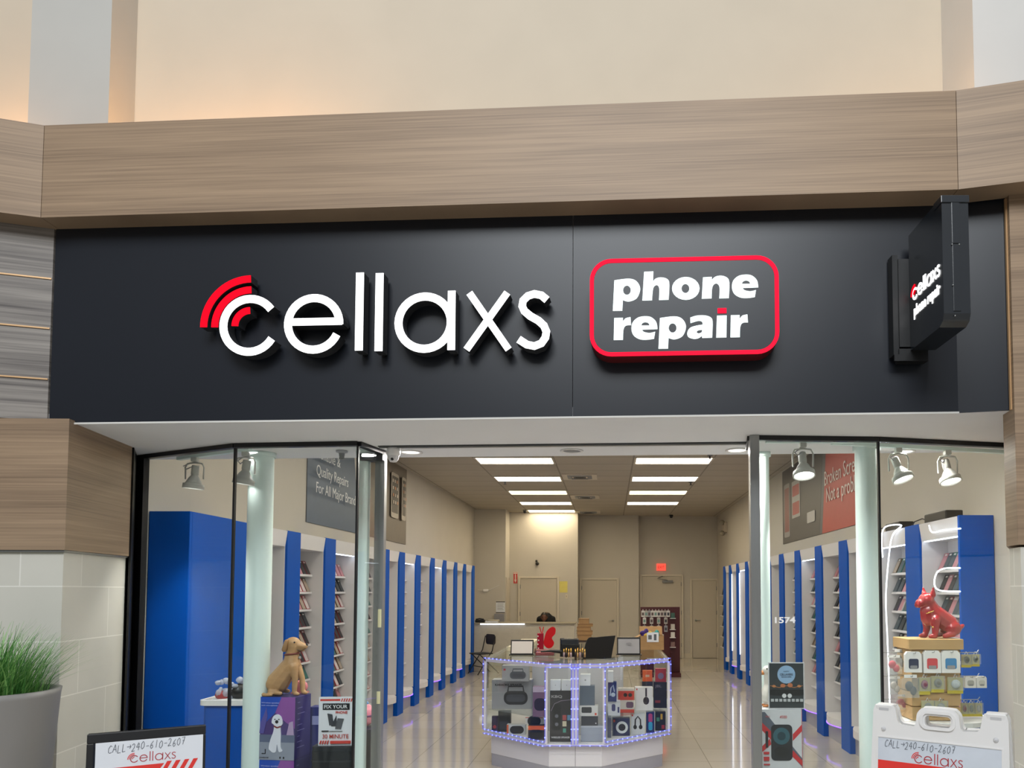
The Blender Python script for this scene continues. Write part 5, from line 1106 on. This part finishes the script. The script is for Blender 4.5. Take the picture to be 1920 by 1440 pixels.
draw([('r', '#d0453c', .04, .915, .62, .955)] + st(.64, .90, .035, .065, 5) + [('r', '#1d2226', .12, .735, .90, .865), ('t', '#e6e9ee', 'FIX YOUR', .16, .765, .075, .68, .0005), ('t', '#c04038', 'PHONE', .50, .655, .055, .34, .0006), ('p', '#3c4046', [(.30, .52), (.44, .50), (.52, .62), (.54, .40), (.38, .40)]),
      ('p', '#3c4046', [(.26, .66), (.40, .64), (.44, .43), (.32, .42)]), ('p', '#55595f', [(.56, .56), (.74, .55), (.66, .34), (.49, .35)]), ('r', '#222', .1, .29, .3, .31), ('r', '#888', .32, .295, .7, .302), ('t', '#b8453c', '30 MINUTE', .13, .155, .085, .76, .0004)] + st(.04, .04, .035, .065, 4) + [('r', '#d0453c', .36, .045, .95, .10)], pw, ph, t_)
a_ = atY(583, 1392, 5.2); b_ = atY(603, 1326, 5.2)
t_ = thing('tall_box', 'narrow purple box peeking out left of the FIX YOUR PHONE poster', 'box', ((a_.x+b_.x)/2, 5.2, 0)); put('carton', MB().box(-.05, 0, 0, .05, .1, b_.z), cm('#353a70'), t_); put('print', MB().box(-.03, -.001, b_.z-.12, .03, 0, b_.z-.06), cm('#8f94c0'), t_)
xq = atY(676, 1340, 5.25).x; zq2 = atY(676, 1366, 5.25).z
t_ = thing('round_toy', 'pink ball-shaped toy speaker right of the FIX YOUR PHONE poster', 'toy', (xq, 5.3, zq2+.001)); put('ball', MB().ball((0, 0, .085), .085, 20), mat('pink_gloss', '#d9859a', .25, coat=.5), t_)
put('eye', MB().ball((-.03, -.075, .1), .014, 8), blk, t_); put('band', MB().tube([(.085*math.cos(a*PI/12), .085*math.sin(a*PI/12), .085) for a in range(24)], .006, 6, closed=True), cm('#6a3a6a'), t_); put('cap', MB().ball((0, 0, .165), (.04, .04, .02), 10), cm('#5a8ac0'), t_)
t_ = thing('small_stand', 'dark stand holding the pink toy speaker', 'stand', (xq, 5.3, 0)); put('body', MB().box(-.08, -.08, 0, .08, .08, zq2), dgrey, t_)
# ================================================================== RIGHT WINDOW DISPLAY
YR = 4.72
a_ = atY(1425, 1440, YR); b_ = atY(1503, 1330, YR); wd = b_.x-a_.x; zt4 = b_.z; zb4 = zt4-.5
t_ = thing('display_stand', 'dark stand under the red and white speaker box', 'stand', ((a_.x+b_.x)/2, YR+.12, 0)); put('body', MB().box(-wd/2, -.1, 0, wd/2, .1, zb4-.001), dgrey, t_)
rb = thing('speaker_box', 'red and white party speaker box under the dark poster', 'boxed speaker', ((a_.x+b_.x)/2, YR, zb4), .0); hb = zt4-zb4
put('carton', MB().box(-wd/2, 0, 0, wd/2, .2, hb), cm('#c9ccd0'), rb, bevel=.002); 
q_ = 1/ (hb*F/YR)
fy = lambda py: 1-(py-1330)*q_
fx = lambda px: (px-1425)/78.
draw([('p', '#5a6270', [(fx(1425), fy(1335)), (fx(1435), fy(1335)), (fx(1503), fy(1420)), (fx(1503), fy(1436)), (fx(1425), fy(1350))]), ('p', '#c23036', [(fx(1425), fy(1350)), (fx(1425), fy(1364)), (fx(1448), fy(1388)), (fx(1452), fy(1376))]),
      ('p', '#c23036', [(fx(1486), fy(1376)), (fx(1503), fy(1358)), (fx(1503), fy(1370)), (fx(1486), fy(1388))]), ('p', '#c23036', [(fx(1486), fy(1405)), (fx(1503), fy(1424)), (fx(1503), fy(1434)), (fx(1484), fy(1416))]), ('p', '#c23036', [(fx(1425), fy(1402)), (fx(1444), fy(1384)), (fx(1446), fy(1394)), (fx(1425), fy(1412))]),
      ('rr', '#24282e', fx(1446), fy(1424), fx(1485), fy(1358), .2), ('o', '#2f5a66', fx(1465), fy(1379), .2, .2), ('o', '#1d3c46', fx(1465), fy(1379), .1, .1), ('o', '#1a1d21', fx(1465), fy(1408), .17, .12), ('l', '#24282e', [(fx(1438), fy(1400)), (fx(1438), fy(1370))], .03),
      ('t', '#b8545a', 'PRO', fx(1436), fy(1345), .025, .1), ('t', '#c23036', '4500', fx(1462), fy(1346), .035, .17), ('r', '#c23036', fx(1432), fy(1412), fx(1442), fy(1408)), ('r', '#c23036', fx(1432), fy(1424), fx(1442), fy(1417)), ('r', '#c23036', fx(1432), fy(1432), fx(1443), fy(1430))], wd, hb, rb)
put('side_panel', MB().box(wd/2+.0001, .0, .0, wd/2+.002, .2, hb), cm('#b8363c'), rb)
# goose figurine
ZG = zt4+.001; t_ = thing('goose_figurine', 'white goose figurine with an orange beak, on the red and white speaker box', 'figurine', (atY(1441, 1320, YR+.12).x, YR+.12, ZG)); k = (YR+.12)/F
D = lambda x, y, yo=0: ((x-1441)*k, yo, (1328-y)*k)
m = MB().limb(D(1446, 1300), D(1444, 1310), .06, .062).limb(D(1446, 1298), D(1441, 1268), .045, .028).ball(D(1440, 1262), (.036, .033, .034), 12).limb(D(1452, 1304), D(1466, 1296), .04, .015)
put('body', m, cm('#e0ded6'), t_, remesh=.005); put('beak', MB().limb(D(1434, 1265), D(1425, 1268), .017, .010), cm('#d98a4a'), t_)
for sy_ in (-1, 1): put('foot', MB().limb(D(1440, 1325.5, sy_*.025), D(1430, 1326.5, sy_*.03), .009, .006), cm('#d98a4a'), t_); put('wing', MB().ball(D(1452, 1298, sy_*.055), (.045, .012, .035), 10), cm('#d3d1c8'), t_); put('eye', MB().ball(D(1437, 1258, sy_*.03), .005, 6), blk, t_)
a_ = atY(1444, 1331, YR-.03+.0); pw = 67*(YR)/F; ph = 86*YR/F
t_ = thing('poster_stand', 'dark poster with a pale blue moon, on the red and white speaker box', 'poster', (a_.x+pw/2, YR+.012, zt4+.001), 0)
put('board', MB().box(-pw/2, 0, 0, pw/2, .006, ph), cm('#d0d3d6'), t_); put('foot', MB().box(-pw/4, .0065, 0, pw/4, .03, .004), dgrey, t_)
draw([('r', '#30383c', .025, .02, .975, .98), ('o', '#8fb0d0', .5, .74, .25, .25), ('t', '#3a4654', 'HAPPY', .42, .79, .03, .16), ('t', '#3a4654', 'CELLAVERS', .32, .72, .045, .36, .0004), ('t', '#3a4654', 'GRAND OPEN', .36, .675, .03, .28), ('l', '#c08050', [(.05, .5), (.3, .46), (.5, .5), (.7, .46), (.95, .5)], .006), ('o', '#b8704a', .4, .5, .07, .05), ('o', '#b8704a', .6, .51, .07, .06), ('o', '#c08050', .15, .49, .05, .035), ('o', '#c08050', .85, .49, .05, .035),
      ('r', '#15191b', .03, .3, .97, .42), ('o', '#d3d6d8', .43, .285, .06, .06), ('o', '#d3d6d8', .58, .285, .06, .06)] + [('r', '#b9bdc0', .06+.115*i, .16, .06+.115*i+.08, .215) for i in range(8)], pw, ph, t_)
# right plinth
a_ = atZ(1770, 1350, .93); YP2 = 4.98
xc2 = atY(1765, 1350, YP2).x; zp = atY(1770, 1358, YP2-.25).z
t_ = thing('display_plinth', 'wide blue plinth with a white rim behind the right window', 'plinth', (xc2, YP2, 0))
oct_ = [(-.34, -.06), (-.27, -.16), (-.1, -.22), (.1, -.22), (.27, -.16), (.34, -.06), (.33, .2), (-.33, .2)]
put('body', MB().prism([(x*.95, y*.95) for x, y in oct_], 0, zp-.03), blue, t_); put('rim', MB().prism(oct_, zp-.0295, zp), white, t_, bevel=.004)
# slatwall tower
YT = 4.97; xt0, xt1 = atY(1710, 1280, YT-.12).x, atY(1800, 1280, YT-.12).x; xtc = (xt0+xt1)/2; wt = (xt1-xt0)/2
ztp = atY(1755, 1218, YT-.12).z
mpl = woodmat('maple_laminate', '#a8875a', '#c4a273', fine=8, coarse=3)
tt = thing('packet_tower', 'square maple slatwall tower hung with small packets behind the right window', 'display tower', (xtc, YT, zp+.001))
hT = ztp-zp-.001; m = MB(); n = 5; sh = hT/n
for i in range(n): m.box(-wt, -.12, sh*i+.004, wt, .12, sh*(i+1)-.004)
m.box(-wt+.01, -.11, 0, wt-.01, .11, hT)
put('slatwall', m, mpl, tt)
ztb = atY(1755, 1199, YT-.14).z
put('top_board', MB().box(-wt-.02, -.14, hT+.001, wt+.02, .14, ztb-zp), mpl, tt, bevel=.002)
# red dog figurine
YD2 = YT; k = YD2/F; ZR = ztb+.002
t_ = thing('dog_figurine', 'glossy red bulldog figurine with gold chains, sitting on the maple tower', 'figurine', (atY(1760, 1201, YD2).x, YD2-.02, ZR))
D = lambda x, y, yo=0: ((x-1760)*k, yo, (1202-y)*k)
rg = mat('glossy_red', '#8f0c1a', .25, coat=.6); m = MB()
m.limb(D(1778, 1178), D(1752, 1158), .062, .062).limb(D(1752, 1160), D(1744, 1146), .062, .05).limb(D(1748, 1152), D(1737, 1132), .052, .042).ball(D(1736, 1132), (.052, .052, .052), 14)
m.ball(D(1724, 1137), (.030, .040, .030), 10).ball(D(1720, 1141, .018), (.016, .016, .020), 8).ball(D(1720, 1141, -.018), (.016, .016, .020), 8).limb(D(1740, 1166), D(1738, 1152), .052, .05)
for sy_ in (-1, 1):
    m.limb(D(1736+9*(sy_ < 0), 1122, sy_*.028), D(1735+10*(sy_ < 0), 1109, sy_*.036), .021, .007, 8)
    m.limb(D(1741+6*(sy_ < 0), 1168, sy_*.042), D(1741+6*(sy_ < 0), 1184, sy_*.042), .034, .024).limb(D(1741+6*(sy_ < 0), 1184, sy_*.042), D(1738+8*(sy_ < 0), 1195, sy_*.042), .024, .019).limb(D(1738+8*(sy_ < 0), 1197.5, sy_*.042), D(1729+8*(sy_ < 0), 1198, sy_*.042), .017, .014)
    m.ball(D(1780, 1184, sy_*.038), (.056, .038, .05), 12).limb(D(1778, 1193, sy_*.05), D(1762, 1197.3, sy_*.055), .024, .016)
m.limb(D(1796, 1184), D(1803, 1179), .02, .013)
put('body', m, rg, t_, remesh=.0045)
gold = mat('gold', '#c9a35a', .25, .9)
put('collar_chain', MB().tube([D(1738+12*math.cos(a*PI/10)+1, 1153-5*math.cos(a*PI/10), .052*math.sin(a*PI/10)) for a in range(20)], .0035, 6, closed=True), gold, t_)
put('body_chain', MB().tube([D(1742, 1176, -.053), D(1746, 1168, -.058), D(1757, 1163, -.056), D(1768, 1160, -.045)], .0035, 6), gold, t_)
put('pendant', MB().ball(D(1728, 1160), .008, 8), gold, t_); put('pendant', MB().ball(D(1741, 1181, -.054), .007, 8), gold, t_)
for sy_ in (-1, 1): put('eye', MB().ball(D(1729, 1130, sy_*.034), .006, 8), blk, t_)
# packets on pegs
film = mat('clear_packet_film', '#dfe6e6', .12, spec=.7, alpha=.2)
def peg(x, y, z, dx=0, dy=-.1): return MB().tube([(x, y, z), (x+dx, y+dy, z+.002), (x+dx*1.05, y+dy*1.05, z+.012)], .0025, 6)
def packet(x0, y0, x1, y1, kind, col, label, Y=None, grp=None, yaw=0, xo=0, off=.03, n=1):
    Y = Y or YT-.12-off; a_ = atY(x0, y1, Y); b_ = atY(x1, y0, Y); wd, hh = b_.x-a_.x, b_.z-a_.z
    t_ = thing('hanging_packet', label, 'hanging packet', ((a_.x+b_.x)/2, Y, a_.z), yaw, group='packets hanging on the maple tower')
    if kind == 'white':
        put('card', MB().prism([(-wd/2, 0), (wd/2, 0), (wd/2, hh*.86), (wd*.36, hh), (-wd*.36, hh), (-wd/2, hh*.86)], -.028, 0), white, t_, UP, bevel=.002)
        put('window', MB().prism(rrect(-wd*.30, hh*.18, wd*.30, hh*.66, .012), .0005, .002), cm(col), t_, UP)
        put('window_shade', MB().prism(rrect(-wd*.22, hh*.18, wd*.22, hh*.34, .006), .0025, .003), cm('#8f8f92'), t_, UP)
    elif kind == 'yellow':
        put('card', MB().box(-wd/2, .012, 0, wd/2, .014, hh*.82), cm('#cdbb3c'), t_); put('blister', MB().box(-wd/2, -.008, hh*.18, wd/2, .0115, hh*.85), film, t_)
        put('item', MB().ball((0, .002, hh*.5), (wd*.3, .012, hh*.22), 12), cm(col), t_); put('hang_tab', MB().tube([(-.01, .01, hh*.82), (0, .01, hh), (.01, .01, hh*.82)], .002, 6), white, t_)
    else:
        put('bag', MB().prism(rrect(-wd*.5, 0, wd*.5, hh*.86, .006), -.012, .012), film, t_, UP); put('contents', MB().ball((-wd*.1, 0, hh*.5), (wd*.26, .009, hh*.22), 10).ball((wd*.16, 0, hh*.3), (wd*.22, .01, hh*.2), 10), cm(col), t_); put('header', MB().box(-wd*.4, -.001, hh*.86, wd*.4, .001, hh), white, t_)
    put('peg_hook', MB().tube([(0, off-.004, hh*.93), (0, -.03, hh*.93), (0, -.034, hh*.93+.01)], .0022, 6), alum, t_)
    return t_
packet(1698, 1222, 1728, 1261, 'white', '#2b3350', 'white card with a navy case, top row of the maple tower')
packet(1732, 1220, 1764, 1262, 'white', '#c8404a', 'white card with a red square, top row of the maple tower')
packet(1766, 1220, 1800, 1262, 'white', '#2f7fb8', 'white card with a blue square, top row of the maple tower')
packet(1693, 1265, 1722, 1308, 'bag', '#4a4d55', 'white bag with a small shoe picture, second row of the tower')
packet(1723, 1264, 1745, 1303, 'yellow', '#7a3a50', 'yellow card with a maroon case, second row of the tower')
packet(1747, 1262, 1771, 1299, 'yellow', '#6f7068', 'yellow card with a grey case, second row of the tower')
packet(1778, 1264, 1807, 1301, 'yellow', '#b9c0c4', 'yellow card with a pale case, second row of the tower')
packet(1729, 1309, 1752, 1340, 'yellow', '#6f7468', 'left yellow card of the lowest visible row')
packet(1753, 1309, 1777, 1342, 'yellow', '#8f9088', 'right yellow card of the lowest visible row')
packet(1662, 1228, 1690, 1264, 'bag', '#c04858', 'bag of pink and red charms left of the tower', Y=YT-.02, off=.01)
packet(1676, 1217, 1700, 1255, 'bag', '#33343a', 'bag with a black loop at the top left of the tower', Y=YT+.03, off=.01)
packet(1666, 1268, 1690, 1302, 'bag', '#b9b2ae', 'stack of clear bags left of the tower, second row', Y=YT, off=.01)
packet(1680, 1302, 1704, 1330, 'bag', '#a02838', 'bag of red items left of the tower, lowest row', Y=YT, off=.01)
packet(1804, 1222, 1822, 1252, 'yellow', '#3c3f38', 'left yellow packet on the upper right arm of the tower', Y=YT-.02, off=.01)
packet(1822, 1222, 1838, 1250, 'yellow', '#3c3f38', 'right yellow packet on the upper right arm of the tower', Y=YT-.02, off=.01)
packet(1810, 1268, 1830, 1290, 'white', '#a9a9a4', 'inner white card on the middle right arm of the tower', Y=YT-.02, off=.01)
packet(1832, 1268, 1850, 1290, 'white', '#c9c9c4', 'outer white card on the middle right arm of the tower', Y=YT-.02, off=.01)
for q0, q1, c_, lb in ((1803, 1815, '#7a4a48', 'inner'), (1816, 1828, '#6f7468', 'middle'), (1829, 1843, '#8f9088', 'outer')): packet(q0, 1313, q1, 1344, 'yellow', c_, lb + ' yellow packet on the lowest right arm of the tower', Y=YT-.02, off=.01)
for yy in (1224, 1268, 1312): 
    a_ = atY(1800, yy, YT-.0); put('arm_rail', MB().tube([(wt-.01, .0, a_.z-zp), (wt+.16, -.02, a_.z-zp+.003), (wt+.175, -.02, a_.z-zp+.02)], .003, 6), alum, tt)
    put('arm_rail', MB().tube([(-wt+.01, .02, a_.z-zp), (-wt-.15, .02, a_.z-zp)], .003, 6), alum, tt)
# ================================================================== CONCOURSE OBJECTS
# planter
pr = .30; pz = atY(0, 1293, 3.72).z; pxx = atY(1, 1293, 3.72).x
t_ = thing('potted_grass', 'tall tapered grey planter of green grass before the left pier', 'planter', (pxx-.035, 3.68, 0))
put('pot', MB().lathe([(1e-3, 0.0), (.20, 0), (.215, .05), (pr-.005, pz-.03), (pr, pz), (pr-.025, pz), (pr-.03, pz-.04), (.2, pz-.07)], 48), mat('planter_grey', '#918f8d', .45, .2, noise=.04, nscale=(6, 6, 1)), t_)
put('soil', MB().lathe([(1e-3, pz-.05), (pr-.03, pz-.05)], 24), cm('#2a221a'), t_)
random.seed(2); gm = MB()
for i in range(1100):
    a = random.uniform(0, 2*PI); r_ = .24*math.sqrt(random.random()); x, y = r_*math.cos(a), r_*math.sin(a); L = random.uniform(.2, .43)*(1.12-.9*r_); out_ = random.uniform(.02, .15) + r_*.5; b2 = a + random.uniform(-.6, .6); w_ = random.uniform(.002, .0042)
    px2 = (-math.sin(b2)*w_, math.cos(b2)*w_); vs = []
    for k in range(5):
        t = k/4; rr = out_*t*t*(1.2 if random.random() < .1 else 1); zz_ = L*(t - .22*t*t*(out_*5)); q = (x+math.cos(b2)*rr, min(y+math.sin(b2)*rr, .33), pz-.05+zz_); ww = 1-.85*t
        vs += [(q[0]-px2[0]*ww, q[1]-px2[1]*ww, q[2]), (q[0]+px2[0]*ww, q[1]+px2[1]*ww, q[2])]
    gm.add(vs, [(2*k, 2*k+1, 2*k+3, 2*k+2) for k in range(4)], i % 3, True)
o = put('grass', gm, [cm('#5f9c49'), cm('#45803a'), cm('#86b868')], t_); o['kind'] = 'stuff'
# black a-frame sign
al, ar = Vector((-2.505, 3.62)), Vector((-2.075, 3.875)); d = ar-al; yw = math.atan2(d.y, d.x); wb_ = d.length; zb3 = atY(165, 1377, 3.62).z
t_ = thing('a_frame_sign', 'black-framed A-frame sign with a red stripe beside the planter', 'sandwich board', ((al.x+ar.x)/2, (al.y+ar.y)/2, 0), yw)
Rl = Matrix.Translation((0, 0, zb3)) @ Matrix.Rotation(-.13, 4, 'X')      # board hangs down from its top, bottom swings to the viewer
Hb = zb3/math.cos(.13)-.01
m = MB().box(-wb_/2, -.02, -.045, wb_/2, .012, 0, M=Rl).box(-wb_/2, -.02, -Hb, -wb_/2+.03, .012, -.045, M=Rl).box(wb_/2-.03, -.02, -Hb, wb_/2, .012, -.045, M=Rl).box(-wb_/2+.03, -.02, -Hb+.12, wb_/2-.03, .012, -Hb+.16, M=Rl)
put('front_frame', m, cm('#16171a'), t_, bevel=.004)
Rr = Matrix.Translation((0, .03, zb3-.004)) @ Matrix.Rotation(.17, 4, 'X')
m = MB().box(-wb_/2, -.01, -.04, wb_/2, .012, 0, M=Rr).box(-wb_/2, -.01, -Hb, -wb_/2+.03, .012, -.04, M=Rr).box(wb_/2-.03, -.01, -Hb, wb_/2, .012, -.04, M=Rr)
put('rear_frame', m, cm('#16171a'), t_, bevel=.004)
S1 = Rl @ Matrix.Translation((-wb_/2, -.0205, 0)) @ UP      # drawing: x from left edge, y from top (negative down)
k1 = wb_/217.
put('poster', MB().box(.03, -.0, 0, .031, .001, .001), paper, t_) if False else None
sheet = [(.036, -.045), (wb_-.012, -.045), (wb_-.012, -.78), (.036, -.78)]
put('poster', MB().prism([(p[0], p[1]) for p in sheet], .001, .003), paper, t_, S1)
put('handwriting', handwriting('CALL>240-610-2607', .036, .325), pencil, t_, S1 @ Matrix.Translation((.085, -.098, .0032)) @ Matrix.Rotation(.03, 4, 'Z'))
put('logo', logo_mesh(.205, .001, .75), [dred, red], t_, S1 @ Matrix.Translation((.165, -.152, .0032)))
m = MB().prism([(.036, -.168), (.32, -.168), (.275, -.235), (.036, -.235)], .0031, .0042); put('red_band', m, red, t_, S1)
for i in range(4): x = .315+.038*i; put('red_stripe', MB().prism([(x+.018, -.160), (x+.038, -.160), (x+.006, -.222), (x-.014, -.222)], .0031, .0042), red, t_, S1)
put('lettering', text('minutes!', .032, .17, .0005, bold=.001), ink, t_, S1 @ Matrix.Translation((.285, -.285, .0035)))
# white a-frame sign
al, ar = Vector((1.427, 4.06)), Vector((1.955, 3.69)); d = ar-al; yw = math.atan2(d.y, d.x); wb_ = d.length; zb4_ = atY(1643, 1320, 4.06).z
t_ = thing('a_frame_sign', 'white plastic A-frame sign with a carry handle at the right pier', 'sandwich board', ((al.x+ar.x)/2, (al.y+ar.y)/2, 0), yw)
Hb = zb4_/math.cos(.13)-.01; h_ = wb_/2
def wpanel(sgn, back=False):
    Rl = Matrix.Translation((0, .0 if not back else .045, zb4_)) @ Matrix.Rotation(-.13 if not back else .17, 4, 'X')
    S = Rl @ UP
    out_ = [(-h_-.02, -Hb, 1), (-h_, -.03, 1), (-h_+.01, -.0, 1), (-h_+.105, -.0, 1), (-h_+.115, -.02, 1), (-h_+.125, -.075), (-h_+.14, -.093, 1), (-.118, -.098, 1), (-.108, -.085)]
    out_ += [(-.104, -.06), (-.10, -.03), (-.085, -.008), (-.06, 0.002)]
    half = out_
    L = half + [(-p[0],) + tuple(p[1:]) for p in reversed(half)]
    L = smooth_loop([tuple(p) for p in L], 4)
    hole = rrect(-.062, -.09, .062, -.035, .018)
    me = loops_mesh([L, hole], .017)
    return S, me
S2, me = wpanel(-1); put('front_panel', me, white, t_, S2, bevel=.004)
S3, me = wpanel(-1, True); put('rear_panel', me, white, t_, S3, bevel=.004)
put('handle_rib', MB().ribbon(rrect(-.078, -.098, .078, -.018, .03), .008, .0172, .026, closed=True), white, t_, S2, bevel=.003)
for sx_ in (-1, 1):
    put('hinge_block', MB().box(min(sx_*(h_-.10), sx_*(h_-.01)), -.02, -.035, max(sx_*(h_-.10), sx_*(h_-.01)), .065, .004, M=Matrix.Translation((0, 0, zb4_))), white, t_, bevel=.006)
    put('slot', MB().box(sx_*(h_-.055)-.025, -.0, -.026, sx_*(h_-.055)+.025, .001, -.012), cm('#c4c4c6'), t_, Matrix.Translation((0, -.0215, zb4_)))
    put('bolt', MB().lathe([(1e-3, 0.006), (.011, .004), (.013, 0)], 16), cm('#c9c9cb'), t_, S2 @ Matrix.Translation((sx_*(h_-.055), -.125, .0172)))
fr = [(-h_+.025, -.165), (h_-.025, -.165), (h_-.03, -.9), (-h_+.03, -.9)]
put('poster_frame', MB().ribbon([(p[0], p[1]) for p in fr], .006, .0171, .0215, closed=True), white, t_, S2)
put('poster', MB().prism([(-h_+.028, -.17), (h_-.028, -.17), (h_-.033, -.895), (-h_+.033, -.895)], .0171, .0185), cm('#ccd3dd'), t_, S2)
put('handwriting', handwriting('CALL>240-610-2607', .036, .345, t=.0012), pencil, t_, S2 @ Matrix.Translation((-h_+.062, -.215, .0187)) @ Matrix.Rotation(.0, 4, 'Z'))
put('logo', logo_mesh(.245, .001, .8), [dred, red], t_, S2 @ Matrix.Translation((-.125, -.280, .0187)))
put('red_band', MB().prism([(-h_+.028, -.285), (.04, -.285), (.01, -.36), (-h_+.028, -.36)], .0186, .0195), red, t_, S2)
